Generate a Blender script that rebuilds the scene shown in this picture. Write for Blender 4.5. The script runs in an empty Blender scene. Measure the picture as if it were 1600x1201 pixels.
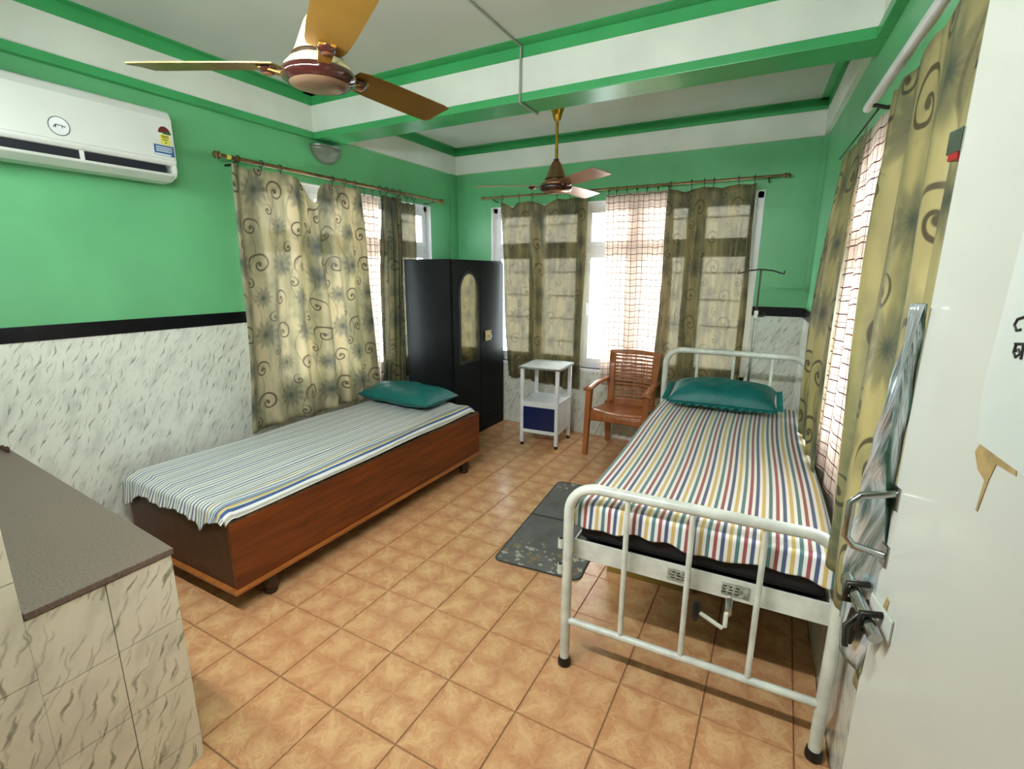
import bpy, math, random
from mathutils import Vector, Matrix
random.seed(7)
PI = math.pi
S = bpy.context.scene
COL = S.collection

# ------------------------------------------------------------------ camera
cam_d = bpy.data.cameras.new('camera'); cam = bpy.data.objects.new('camera', cam_d); COL.objects.link(cam)
cam_d.sensor_fit = 'HORIZONTAL'; cam_d.sensor_width = 36.0; cam_d.lens = 765.46 / 1600 * 36.0
cam_d.clip_start = 0.02
YAW, PITCH, ROLL = -0.4987, 0.2243, 0.0047
fw = Vector((math.sin(YAW) * math.cos(PITCH), math.cos(YAW) * math.cos(PITCH), -math.sin(PITCH)))
r0 = Vector((math.cos(YAW), -math.sin(YAW), 0)); u0 = r0.cross(fw)
rr = math.cos(ROLL) * r0 + math.sin(ROLL) * u0; uu = -math.sin(ROLL) * r0 + math.cos(ROLL) * u0
M = Matrix((rr, uu, -fw)).transposed().to_4x4(); M.translation = Vector((3.282, 0.0, 1.6437))
cam.matrix_world = M
S.camera = cam

# ------------------------------------------------------------------ world (overcast white daylight) and exposure
W = bpy.data.worlds.new('world'); S.world = W; W.use_nodes = True
bg = W.node_tree.nodes['Background']; bg.inputs['Color'].default_value = (0.93, 0.97, 1.0, 1); bg.inputs['Strength'].default_value = 11.0
S.view_settings.view_transform = 'Standard'; S.view_settings.look = 'None'
S.view_settings.gamma = 1.0; S.view_settings.use_curve_mapping = False
S.view_settings.exposure = 0.52
TUBE_POWER = 10.0
LOBBY_POWER = 32.0

# ------------------------------------------------------------------ dimensions
D = 4.707                      # back wall
def xr(y): return 3.45 + 0.054 * (D - y)      # right wall, a little out of square
ZC = 2.92

# ------------------------------------------------------------------ node helpers
def lin(c):
    return tuple(((v / 255 / 12.92) if v / 255 <= 0.04045 else ((v / 255 + 0.055) / 1.055) ** 2.4) for v in c) + (1,)

class X:
    """scalar expression in a node tree"""
    nt = None
    def __init__(s, v): s.v = v
    @staticmethod
    def op(o, *a):
        n = X.nt.nodes.new('ShaderNodeMath'); n.operation = o
        for i, q in enumerate(a):
            q = q.v if isinstance(q, X) else q
            if isinstance(q, (int, float)): n.inputs[i].default_value = q
            else: X.nt.links.new(q, n.inputs[i])
        return X(n.outputs[0])
    def __add__(s, o): return X.op('ADD', s, o)
    __radd__ = __add__
    def __sub__(s, o): return X.op('SUBTRACT', s, o)
    def __rsub__(s, o): return X.op('SUBTRACT', o, s)
    def __mul__(s, o): return X.op('MULTIPLY', s, o)
    __rmul__ = __mul__
    def __truediv__(s, o): return X.op('DIVIDE', s, o)
def sin(a): return X.op('SINE', a)
def cos(a): return X.op('COSINE', a)
def xabs(a): return X.op('ABSOLUTE', a)
def flo(a): return X.op('FLOOR', a)
def fra(a): return X.op('FRACT', a)
def sqrt(a): return X.op('SQRT', a)
def xmin(a, b): return X.op('MINIMUM', a, b)
def xmax(a, b): return X.op('MAXIMUM', a, b)
def atan2(a, b): return X.op('ARCTAN2', a, b)
def gt(a, b): return X.op('GREATER_THAN', a, b)
def sstep(a, lo, hi, o0=0.0, o1=1.0):
    n = X.nt.nodes.new('ShaderNodeMapRange'); n.interpolation_type = 'SMOOTHSTEP'
    X.nt.links.new(a.v, n.inputs['Value'])
    for k, v in (('From Min', lo), ('From Max', hi), ('To Min', o0), ('To Max', o1)): n.inputs[k].default_value = v
    return X(n.outputs['Result'])
def comb(x, y, z=0.0):
    n = X.nt.nodes.new('ShaderNodeCombineXYZ')
    for i, q in enumerate((x, y, z)):
        q = q.v if isinstance(q, X) else q
        if isinstance(q, (int, float)): n.inputs[i].default_value = q
        else: X.nt.links.new(q, n.inputs[i])
    return n.outputs[0]
def sep(sock):
    n = X.nt.nodes.new('ShaderNodeSeparateXYZ'); X.nt.links.new(sock, n.inputs[0])
    return X(n.outputs[0]), X(n.outputs[1]), X(n.outputs[2])
def noise(vec, scale=5.0, detail=3.0, rough=0.5, dist=0.0):
    n = X.nt.nodes.new('ShaderNodeTexNoise'); n.inputs['Scale'].default_value = scale
    n.inputs['Detail'].default_value = detail; n.inputs['Roughness'].default_value = rough; n.inputs['Distortion'].default_value = dist
    if vec is not None: X.nt.links.new(vec, n.inputs['Vector'])
    return X(n.outputs['Fac'])
def white(vec):
    n = X.nt.nodes.new('ShaderNodeTexWhiteNoise'); n.noise_dimensions = '2D'; X.nt.links.new(vec, n.inputs['Vector'])
    return X(n.outputs['Value'])
def mixc(f, a, b):
    n = X.nt.nodes.new('ShaderNodeMix'); n.data_type = 'RGBA'
    ins = [i for i in n.inputs if i.type == 'RGBA']; fac = n.inputs[0]
    f = f.v if isinstance(f, X) else f
    if isinstance(f, (int, float)): fac.default_value = f
    else: X.nt.links.new(f, fac)
    for i, c in zip(ins, (a, b)):
        if isinstance(c, tuple): i.default_value = c
        else: X.nt.links.new(c, i)
    return [o for o in n.outputs if o.type == 'RGBA'][0]
def coord(kind='Object'):
    n = X.nt.nodes.new('ShaderNodeTexCoord'); return n.outputs[kind]
def position():
    n = X.nt.nodes.new('ShaderNodeNewGeometry'); return n.outputs['Position']
def objrand():
    n = X.nt.nodes.new('ShaderNodeObjectInfo'); return X(n.outputs['Random'])

MATS = {}
def newmat(name):
    m = bpy.data.materials.new(name); m.use_nodes = True; X.nt = m.node_tree; MATS[name] = m
    return m, m.node_tree.nodes['Principled BSDF']
def setc(bs, c):
    if isinstance(c, tuple): bs.inputs['Base Color'].default_value = c
    else: X.nt.links.new(c, bs.inputs['Base Color'])
def bump(bs, h, strength=0.3, dist=0.01):
    n = X.nt.nodes.new('ShaderNodeBump'); n.inputs['Strength'].default_value = strength; n.inputs['Distance'].default_value = dist
    X.nt.links.new(h.v, n.inputs['Height']); X.nt.links.new(n.outputs[0], bs.inputs['Normal'])
def plain(name, rgb, rough=0.5, metal=0.0, var=0.06, scale=6.0, spec=0.5, coat=0.0, bumps=0.0):
    """flat paint / plastic / metal with a little mottling"""
    m, bs = newmat(name)
    nf = noise(position(), scale, 4.0)
    a = lin(rgb); b = tuple(max(0, c * (1 - 3 * var)) for c in a[:3]) + (1,); d = tuple(min(1, c * (1 + var)) for c in a[:3]) + (1,)
    setc(bs, mixc(sstep(nf, 0.3, 0.7), b, d))
    bs.inputs['Roughness'].default_value = rough; bs.inputs['Metallic'].default_value = metal
    bs.inputs['Specular IOR Level'].default_value = spec
    if coat: bs.inputs['Coat Weight'].default_value = coat; bs.inputs['Coat Roughness'].default_value = 0.1
    if bumps: bump(bs, noise(position(), 60, 3), bumps, 0.003)
    return m

# ------------------------------------------------------------------ mesh helpers
class MB:
    def __init__(s): s.v = []; s.f = []; s.uv = None
    def box(s, a, b):
        x0, y0, z0 = [min(p, q) for p, q in zip(a, b)]; x1, y1, z1 = [max(p, q) for p, q in zip(a, b)]
        o = len(s.v)
        s.v += [(x0, y0, z0), (x1, y0, z0), (x1, y1, z0), (x0, y1, z0), (x0, y0, z1), (x1, y0, z1), (x1, y1, z1), (x0, y1, z1)]
        s.f += [tuple(o + i for i in q) for q in ((0, 3, 2, 1), (4, 5, 6, 7), (0, 1, 5, 4), (1, 2, 6, 5), (2, 3, 7, 6), (3, 0, 4, 7))]
        return s
    def hexa(s, p):
        o = len(s.v); s.v += [tuple(q) for q in p]
        s.f += [tuple(o + i for i in q) for q in ((0, 3, 2, 1), (4, 5, 6, 7), (0, 1, 5, 4), (1, 2, 6, 5), (2, 3, 7, 6), (3, 0, 4, 7))]
        return s
    def tube(s, path, r, n=10, caps=True):
        P = [Vector(p) for p in path]; R = r if isinstance(r, (list, tuple)) else [r] * len(P)
        o = len(s.v); prev = None
        for i, p in enumerate(P):
            t = (P[min(i + 1, len(P) - 1)] - P[max(i - 1, 0)]).normalized()
            if prev is None:
                a = Vector((0, 0, 1)) if abs(t.z) < 0.9 else Vector((1, 0, 0)); nrm = t.cross(a).normalized()
            else:
                nrm = (prev - t * prev.dot(t)).normalized()
            prev = nrm; bn = t.cross(nrm)
            for k in range(n):
                an = 2 * PI * k / n; s.v.append(tuple(p + (nrm * math.cos(an) + bn * math.sin(an)) * R[i]))
        for i in range(len(P) - 1):
            for k in range(n):
                a = o + i * n + k; b = o + i * n + (k + 1) % n; s.f.append((a, b, b + n, a + n))
        if caps:
            s.f.append(tuple(o + k for k in range(n))[::-1]); e = o + (len(P) - 1) * n; s.f.append(tuple(e + k for k in range(n)))
        return s
    def lathe(s, prof, c=(0, 0, 0), n=24, caps=True, arc=2 * PI, a0=0.0):
        o = len(s.v); full = abs(arc - 2 * PI) < 1e-6; m = n if full else n + 1
        for r, z in prof:
            for k in range(m):
                an = a0 + arc * k / n; s.v.append((c[0] + r * math.cos(an), c[1] + r * math.sin(an), c[2] + z))
        for i in range(len(prof) - 1):
            for k in range(n):
                a = o + i * m + k; b = o + i * m + (k + 1) % m; s.f.append((a, b, b + m, a + m))
        if caps and full:
            if prof[0][0] > 1e-5: s.f.append(tuple(o + k for k in range(n))[::-1])
            e = o + (len(prof) - 1) * m
            if prof[-1][0] > 1e-5: s.f.append(tuple(e + k for k in range(n)))
        return s
    def prism(s, poly, fn, t0, t1):
        """poly: 2-D outline (a,b); fn(a,b,t) -> 3-D"""
        o = len(s.v); n = len(poly)
        s.v += [tuple(fn(a, b, t0)) for a, b in poly] + [tuple(fn(a, b, t1)) for a, b in poly]
        s.f.append(tuple(range(o, o + n))[::-1]); s.f.append(tuple(range(o + n, o + 2 * n)))
        for i in range(n):
            j = (i + 1) % n; s.f.append((o + i, o + j, o + n + j, o + n + i))
        return s
    def grid(s, nu, nv, fn, uvfn=None):
        o = len(s.v); s.uv = s.uv or {}
        for j in range(nv + 1):
            for i in range(nu + 1):
                if uvfn: s.uv[len(s.v)] = uvfn(i / nu, j / nv)
                s.v.append(tuple(fn(i / nu, j / nv)))
        for j in range(nv):
            for i in range(nu):
                a = o + j * (nu + 1) + i; s.f.append((a, a + 1, a + nu + 2, a + nu + 1))
        return s
    def build(s, name, mat, parent=None, smooth=None, bevel=0.0, solid=0.0, loc=None, sub=0):
        me = bpy.data.meshes.new(name); me.from_pydata(s.v, [], s.f); me.update()
        import bmesh
        bm = bmesh.new(); bm.from_mesh(me)
        if not s.uv: bmesh.ops.recalc_face_normals(bm, faces=bm.faces)
        if bevel:
            bmesh.ops.bevel(bm, geom=[e for e in bm.edges if len(e.link_faces) == 2 and e.calc_face_angle(0) > 0.5], offset=bevel, segments=2, affect='EDGES', profile=0.6)
        bm.to_mesh(me); bm.free()
        if s.uv:
            ul = me.uv_layers.new(name='UVMap')
            for l in me.loops: ul.data[l.index].uv = s.uv.get(l.vertex_index, (0, 0))
        if smooth is not None:
            for p in me.polygons: p.use_smooth = True
            me.set_sharp_from_angle(angle=math.radians(smooth))
        me.materials.append(MATS[mat] if isinstance(mat, str) else mat)
        o = bpy.data.objects.new(name, me); COL.objects.link(o)
        if parent: o.parent = parent
        if loc: o.location = loc
        if solid:
            md = o.modifiers.new('thickness', 'SOLIDIFY'); md.thickness = solid; md.offset = 0
        if sub:
            md = o.modifiers.new('smooth', 'SUBSURF'); md.levels = sub; md.render_levels = sub
        return o
def tag(o, label, cat, group=None):
    o['label'] = label; o['category'] = cat
    if group: o['group'] = group
    return o
def thing(name, label, cat, loc=(0, 0, 0), rz=0.0, group=None):
    o = bpy.data.objects.new(name, None); o.empty_display_size = 0.1; COL.objects.link(o)
    o.location = loc; o.rotation_euler = (0, 0, rz); return tag(o, label, cat, group)
def struct(o, label=None):
    o['kind'] = 'structure'
    if label: o['label'] = label
    return o
def copy_tree(o, parent=None):
    c = o.copy(); COL.objects.link(c); c.parent = parent
    for ch in list(o.children): copy_tree(ch, c)
    return c
def arc(c, r, a0, a1, n, fn):
    return [fn(c[0] + r * math.cos(a0 + (a1 - a0) * i / n), c[1] + r * math.sin(a0 + (a1 - a0) * i / n)) for i in range(n + 1)]
def lerp(a, b, t): return a + (b - a) * t
def sst(a, b, x):
    t = max(0, min(1, (x - a) / (b - a))); return t * t * (3 - 2 * t)

# ================================================================== MATERIALS
plain('green_paint', (106, 186, 130), 0.38, var=0.03, scale=2.5)
plain('green_trim', (66, 166, 98), 0.35, var=0.04, scale=4)
plain('white_plaster', (222, 226, 216), 0.6, var=0.03, scale=2.5)
plain('ceiling_white', (190, 194, 184), 0.7, var=0.03, scale=1.5)
plain('black_tile', (12, 13, 18), 0.3, var=0.1, spec=0.2)
plain('grout', (150, 140, 118), 0.8)
plain('floor_grout', (150, 118, 80), 0.8)
plain('white_upvc', (236, 236, 240), 0.3, var=0.01)
plain('ac_white', (214, 218, 212), 0.3, var=0.01)
plain('ac_dark', (22, 26, 36), 0.5)
plain('ac_grey', (150, 155, 158), 0.4)
plain('brass', (196, 150, 62), 0.28, metal=1.0, var=0.08, scale=20)
plain('cream_gold', (232, 214, 160), 0.25, var=0.03)
plain('fan_gold', (182, 138, 58), 0.3, metal=0.75, var=0.05, scale=8)
plain('fan_maroon', (50, 20, 18), 0.12, var=0.1, coat=0.6)
plain('fan_copper', (178, 128, 96), 0.25, metal=0.8)
plain('fan_bottom', (132, 106, 82), 0.3, metal=0.3)
plain('black_paint', (24, 27, 27), 0.55, var=0.12, scale=3, spec=0.12)
plain('black_plastic', (14, 14, 16), 0.4)
plain('bed_white', (214, 218, 206), 0.3, var=0.06, scale=14)
plain('bed_rust', (150, 130, 100), 0.5)
plain('cabinet_white', (230, 234, 236), 0.3, var=0.03)
plain('cabinet_blue', (10, 34, 84), 0.35, var=0.05)
plain('steel', (190, 192, 190), 0.22, metal=1.0, var=0.06, scale=20)
plain('dark_steel', (70, 68, 62), 0.35, metal=0.9, var=0.1, scale=20)
plain('door_paint', (205, 208, 197), 0.16, var=0.025, scale=2.2, bumps=0.05)
plain('mattress_black', (12, 13, 17), 0.7)
plain('paper', (204, 212, 204), 0.35, var=0.02)
plain('tan_stain', (172, 148, 98), 0.5, var=0.12, scale=30)
plain('ink', (30, 28, 26), 0.5)
plain('lamp_grey', (112, 118, 104), 0.35)
plain('conduit_grey', (150, 156, 142), 0.5)
plain('carton', (150, 122, 48), 0.7, var=0.06)
plain('red_plastic', (160, 30, 30), 0.4)
plain('sticker_yellow', (226, 218, 96), 0.4, var=0.03)
plain('sticker_blue', (44, 98, 158), 0.4)
plain('sticker_white', (228, 232, 232), 0.4)
plain('sticker_maroon', (96, 30, 34), 0.4)
plain('sticker_green', (44, 96, 52), 0.4)
plain('bed_label', (170, 174, 158), 0.5, var=0.2, scale=60)
plain('scrap_brown', (70, 40, 30), 0.7)
plain('black_trim', (26, 28, 28), 0.6)

def mk_floor():
    m, bs = newmat('floor_tile')
    x, y, z = sep(coord('Object'))
    hx, hy = 0.156, 0.1625
    ax, ay = xabs(x) / hx, xabs(y) / hy
    k = gt(ax + ay, 1.0)
    px = (x / hx) * (1 - k) + k * (ax - 1.0); py = (y / hy) * (1 - k) + k * (ay - 1.0)
    rnd = objrand() * 37.0
    nv = noise(comb(x + rnd, y + rnd * 0.7), 14, 4, 0.6)
    th = atan2(py, px) + (nv - 0.5) * 1.7
    r = sqrt(px * px + py * py)
    star = X.op('PINGPONG', th * (4 / PI), 1.0)
    fib = noise(comb(th * 3.2 + rnd, r * 1.3, k * 9.0), 2.2, 5, 0.65)
    f = sstep(star * 0.32 + fib * 0.95, 0.3, 0.95)
    core = sstep(r, 0.05, 0.75, 1.0, 0.0)
    base = mixc(f, lin((200, 142, 98)), lin((230, 190, 138)))
    c2 = mixc(core * 0.5 * (1 - k * 0.6), base, lin((184, 122, 84)))
    rayl = sstep(star, 0.0, 0.05, 0.22, 0.0)
    c2 = mixc(rayl, c2, lin((160, 110, 70)))
    big = noise(position(), 1.3, 2)
    c3 = mixc(sstep(big, 0.35, 0.7) * 0.25, c2, lin((206, 140, 96)))
    c3 = mixc(objrand() * 0.1, c3, lin((190, 140, 94)))
    setc(bs, c3); bs.inputs['Roughness'].default_value = 0.22; bs.inputs['Specular IOR Level'].default_value = 0.55
    X.nt.links.new((noise(position(), 30, 3) * 0.12 + 0.18).v, bs.inputs['Roughness'])
    bump(bs, fib, 0.06, 0.004)
mk_floor()

def mk_marble(name, light, streak, sc=1.0, soft=1.0, gain=1.0, wob=0.016):
    m, bs = newmat(name)
    x, y, z = sep(position())
    u = (x + y) * sc; v = z * sc
    w1 = noise(comb(u, v), 14, 3) - 0.5
    a, b = 0.42, 0.907
    p = u * b - v * a + w1 * wob
    q = u * a + v * b
    tot = None
    for cw, ch, wd, ln_, pr, st, o in ((0.042, 0.085, 0.0034, 0.036, 0.3, 0.85, 0.0), (0.034, 0.06, 0.0022, 0.026, 0.35, 0.5, 3.37), (0.055, 0.15, 0.0011, 0.07, 0.25, 0.55, 7.7)):
        ci = flo((p + o) / cw); qq = (q + o) / ch + white(comb(ci, o)) * 5.0; cj = flo(qq)
        rn = white(comb(ci + o * 3.0, cj)); rn2 = white(comb(ci + 11.0, cj + o))
        lp = (fra((p + o) / cw) - 0.5) * cw + (rn2 - 0.5) * cw * 0.45; lq = (fra(qq) - 0.5) * ch
        lp = lp + sin(lq * (PI / ln_) * 0.8 + rn * 6.0) * (0.1 * cw)
        t = xabs(lq) / (ln_ * (0.5 + rn2 * 0.6))
        wv = wd * (1.0 - xmin(t, 1.0)) * (0.4 + 1.2 * rn2)
        f = sstep(xabs(lp) - wv, -0.0008 * soft, 0.0012 * soft, 1.0, 0.0) * gt(1.0, t) * gt(rn, pr) * st
        tot = f if tot is None else xmax(tot, f)
    cloud = noise(comb(p * 16, q * 6), 1.0, 3)
    cl = mixc(sstep(cloud, 0.42, 0.7), lin(light), lin(tuple(int(c * 0.92) for c in light)))
    setc(bs, mixc(tot * gain * sstep(noise(comb(u, v), 30, 2), 0.3, 0.6, 0.45, 1.0), cl, lin(streak)))
    bs.inputs['Roughness'].default_value = 0.18
mk_marble('marble_tile', (226, 229, 218), (116, 122, 104), 0.95, 1.6, 0.85, 0.03)
mk_marble('counter_tile', (232, 228, 206), (112, 110, 86), 0.78, 2.4, 0.9, 0.05)

def mk_granite():
    m, bs = newmat('granite')
    n1 = noise(position(), 160, 3, 0.7); n2 = noise(position(), 3, 2)
    c = mixc(sstep(n1, 0.35, 0.65), lin((92, 78, 70)), lin((120, 104, 92)))
    setc(bs, mixc(n2 * 0.3, c, lin((128, 112, 100)))); bs.inputs['Roughness'].default_value = 0.34
mk_granite()

def mk_wood(name, c1, c2, c3, rough=0.3, axis=1):
    m, bs = newmat(name)
    x, y, z = sep(coord('Object'))
    a = (x, y, z)[axis]; o = [q for i, q in enumerate((x, y, z)) if i != axis]
    n1 = noise(comb(a * 1.2, o[0] * 14, o[1] * 14), 2.0, 5, 0.6, 0.4)
    n2 = noise(comb(a * 3.0, o[0] * 60, o[1] * 60), 1.5, 3)
    c = mixc(sstep(n1, 0.3, 0.7), lin(c1), lin(c2)); setc(bs, mixc(sstep(n2, 0.5, 0.8) * 0.5, c, lin(c3)))
    bs.inputs['Roughness'].default_value = rough
mk_wood('bed_wood', (128, 62, 20), (96, 44, 14), (70, 30, 10), 0.35)
mk_wood('bed_wood_light', (176, 108, 52), (150, 86, 38), (120, 64, 28), 0.3)
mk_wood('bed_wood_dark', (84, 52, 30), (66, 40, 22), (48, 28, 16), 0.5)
mk_wood('chair_plastic', (176, 110, 64), (154, 90, 50), (132, 72, 38), 0.28, 2)
plain('foot_wood', (52, 34, 20), 0.4)
plain('box_edge', (96, 70, 40), 0.6, var=0.2, scale=40)

def fabric_out(m, bs, col, trans, mask=None):
    """diffuse cloth with light coming through it; mask = opacity"""
    nt = m.node_tree; X.nt = nt
    out = nt.nodes['Material Output']
    tr = nt.nodes.new('ShaderNodeBsdfTranslucent')
    if isinstance(col, tuple): tr.inputs['Color'].default_value = col
    else: nt.links.new(col, tr.inputs['Color'])
    mx = nt.nodes.new('ShaderNodeMixShader'); mx.inputs[0].default_value = trans
    nt.links.new(bs.outputs[0], mx.inputs[1]); nt.links.new(tr.outputs[0], mx.inputs[2])
    last = mx.outputs[0]
    if mask is not None:
        tp = nt.nodes.new('ShaderNodeBsdfTransparent'); tp.inputs[0].default_value = (1.0, 0.93, 0.80, 1); m2 = nt.nodes.new('ShaderNodeMixShader')
        nt.links.new(mask.v, m2.inputs[0]); nt.links.new(tp.outputs[0], m2.inputs[1]); nt.links.new(last, m2.inputs[2]); last = m2.outputs[0]
    nt.links.new(last, out.inputs['Surface'])

def mk_print(name, base1, base2, flower, line, trans=0.35, sheen=0.0, rough=0.55, metal=0.0, opac=0.87, scale=0.70, lw=1.0):
    """swirl-and-flower printed curtain cloth, pattern in metres of cloth (UV)"""
    m, bs = newmat(name)
    u, v, _ = sep(coord('UV'))
    u = u * scale; v = v * scale
    wob = noise(comb(u, v), 12, 2) - 0.5
    CW, CH = 0.27, 0.34
    def cell(ou, ov, shift):
        row = flo((v + ov) / CH)
        uu_ = (u + ou) / CW + row * shift
        cu = fra(uu_) - 0.5; cv = fra((v + ov) / CH) - 0.5
        return cu * CW, cv * CH, white(comb(flo(uu_), row))
    # base cloth: soft uprights and clouds of tan / olive
    nb = noise(comb(u * 11.0, v * 1.8), 1.0, 3); ng = noise(comb(u, v), 34, 2)
    col = mixc(sstep(nb, 0.35, 0.66), lin(base1), lin(base2))
    col = mixc(ng * 0.12, col, lin(tuple(int(c * 0.7) for c in base1)))
    # cloudy dark smudges round the flowers
    fl = None
    for ou, ov, R in ((0.0, 0.0, 0.088), (0.14, 0.16, 0.064)):
        cu, cv, rn = cell(ou, ov, 0.5)
        th = atan2(cv, cu); r = sqrt(cu * cu + cv * cv) * (1.0 + (rn - 0.5) * 0.3)
        pet = 0.66 + 0.34 * xabs(sin(th * 5.5 + rn * 6.0)) + wob * 0.35
        rel = r / (R * pet)
        a = sstep(rel, 0.55, 1.05, 1.0, 0.0) * (0.55 + 0.45 * sstep(rel, 0.0, 0.45, 1.0, 0.0))
        fl = a if fl is None else xmax(fl, a)
    cl2 = noise(comb(u * 5, v * 4), 2.0, 3)
    col = mixc(sstep(cl2, 0.5, 0.75) * 0.45, col, lin(flower))
    col = mixc(fl * 0.9, col, lin(flower))
    ln = None
    for ou, ov, R, turns, sg, w in ((0.135, 0.0, 0.060, 1.6, 1, 0.0075), (0.03, 0.17, 0.048, 1.5, -1, 0.0065), (0.20, 0.09, 0.030, 1.3, 1, 0.0052), (0.09, 0.26, 0.032, 1.3, -1, 0.0052)):
        cu, cv, rn = cell(ou, ov, 0.5)
        cu = cu * sg + (rn - 0.5) * 0.02
        r = sqrt(cu * cu + cv * cv); th = atan2(cv, cu) / (2 * PI)
        pitch = R / turns
        d = xabs(fra(r / pitch - th + 0.5) - 0.5) * pitch
        w = w * lw; wv = w * (0.55 + r / R * 0.35)
        a = sstep(d - wv * 0.5, 0.0, 0.003, 1.0, 0.0) * sstep(r, R - 0.004, R, 1.0, 0.0)
        dot = sstep(r, w * 0.9, w * 1.5, 1.0, 0.0)
        a = xmax(a, dot)
        ln = a if ln is None else xmax(ln, a)
    # wandering stems
    for ou, ph, am in ((0.05, 0.0, 0.030), (0.185, 2.0, 0.026)):
        cu = fra((u + ou + sin(v * 18.5 + ph) * am) / CW) - 0.5
        ln = xmax(ln, sstep(xabs(cu) * CW, 0.0012, 0.0042, 0.5, 0.0))
    col = mixc(ln * 0.85, col, lin(line))
    setc(bs, col); bs.inputs['Roughness'].default_value = rough; bs.inputs['Metallic'].default_value = metal
    if sheen: bs.inputs['Sheen Weight'].default_value = sheen
    bump(bs, noise(comb(u * 20, v * 20), 30, 2), 0.05, 0.002)
    fabric_out(m, bs, col, trans, noise(comb(u * 40, v * 40), 8, 1) * 0.06 + opac)
mk_print('curtain_print', (212, 200, 166), (152, 150, 120), (58, 72, 72), (76, 60, 44), 0.28, rough=0.42)
mk_print('curtain_print_olive', (180, 168, 116), (120, 122, 84), (52, 66, 62), (58, 50, 36), 0.22, rough=0.4, opac=0.90, scale=0.58, lw=1.05)
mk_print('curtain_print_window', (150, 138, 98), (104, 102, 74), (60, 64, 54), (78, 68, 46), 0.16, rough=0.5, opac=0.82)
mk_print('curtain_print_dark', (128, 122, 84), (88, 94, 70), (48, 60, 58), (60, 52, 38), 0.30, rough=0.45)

def mk_check():
    m, bs = newmat('sheer_check')
    u, v, _ = sep(coord('UV'))
    def lines(a, per, w): return sstep(xabs(fra(a / per) - 0.5) * per, w * 0.5, w * 0.5 + 0.0012, 1.0, 0.0)
    l = xmax(lines(u, 0.058, 0.004), lines(v + noise(comb(u, v), 6, 1) * 0.012, 0.058, 0.004))
    l2 = xmax(lines(u + 0.012, 0.116, 0.0022), lines(v + 0.012, 0.116, 0.0022))
    l = xmax(l, l2 * 0.7)
    col = mixc(l, lin((236, 220, 212)), lin((86, 44, 34)))
    setc(bs, col); bs.inputs['Roughness'].default_value = 0.8
    fabric_out(m, bs, col, 0.5, 0.72 + l * 0.25)
mk_check()

def mk_glint():  # silver and green patches paint the glint of light on the near curtain
    m, bs = newmat('silver_glint')
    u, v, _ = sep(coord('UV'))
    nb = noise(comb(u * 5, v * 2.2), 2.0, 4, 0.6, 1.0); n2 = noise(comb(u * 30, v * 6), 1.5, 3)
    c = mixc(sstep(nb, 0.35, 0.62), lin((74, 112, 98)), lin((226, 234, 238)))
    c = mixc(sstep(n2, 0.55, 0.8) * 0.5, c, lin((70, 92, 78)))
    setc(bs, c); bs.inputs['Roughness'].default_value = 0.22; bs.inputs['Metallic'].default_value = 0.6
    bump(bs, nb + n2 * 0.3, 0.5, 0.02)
mk_glint()

def mk_stripes():
    m, bs = newmat('striped_sheet')
    u, v, _ = sep(coord('UV'))
    per = 0.100
    p = fra(u / per) * 8.0
    i = flo(p)
    wh = lin((228, 228, 222)); cols = {0: (142, 42, 46), 2: (34, 58, 104), 4: (200, 168, 84), 6: (52, 108, 108)}
    col = wh
    for k, c in cols.items():
        a = sstep(xabs(p - (k + 0.5)), 0.46, 0.60, 1.0, 0.0)
        col = mixc(a, col, lin(c))
    weave = noise(comb(u * 300, v * 60), 1.0, 2)
    col = mixc(weave * 0.18, col, lin((200, 200, 196)))
    setc(bs, col); bs.inputs['Roughness'].default_value = 0.75
    bs.inputs['Sheen Weight'].default_value = 0.2
    bump(bs, noise(comb(u * 6, v * 3), 3, 3), 0.12, 0.01)
mk_stripes()

def mk_stripes_fine():
    """the other sheet: thin grey pinstripes, a blue / yellow border at both edges"""
    m, bs = newmat('pinstripe_sheet')
    u, v, _ = sep(coord('UV'))
    per = 0.096
    uw = u + (noise(comb(u * 3, v * 2.0), 2.0, 2) - 0.5) * 0.016
    p = fra(uw / per) * 4.0
    col = lin((226, 228, 226))
    for c0, w, c in ((0.5, 0.22, (98, 104, 118)), (1.5, 0.16, (74, 84, 104)), (2.5, 0.20, (166, 162, 142)), (3.4, 0.16, (84, 112, 122))):
        col = mixc(sstep(xabs(p - c0), w, w + 0.10, 0.9, 0.0), col, lin(c))
    for u_, w, c in ((0.862, 0.0035, (60, 92, 140)), (0.884, 0.006, (206, 182, 104)), (0.902, 0.0035, (60, 92, 140)), (0.83, 0.003, (90, 120, 150)), (0.80, 0.004, (196, 178, 120))):
        col = mixc(sstep(xabs(u - u_), w, w + 0.002, 1.0, 0.0), col, lin(c))
    setc(bs, col); bs.inputs['Roughness'].default_value = 0.75
    bump(bs, noise(comb(u * 6, v * 2), 4, 3), 0.2, 0.012)
mk_stripes_fine()

def mk_teal():
    m, bs = newmat('teal_satin')
    n = noise(coord('Object'), 9, 3)
    setc(bs, mixc(n, lin((0, 84, 84)), lin((0, 116, 110)))); bs.inputs['Roughness'].default_value = 0.5
    bump(bs, noise(coord('Object'), 14, 3), 0.25, 0.01)
mk_teal()

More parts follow.
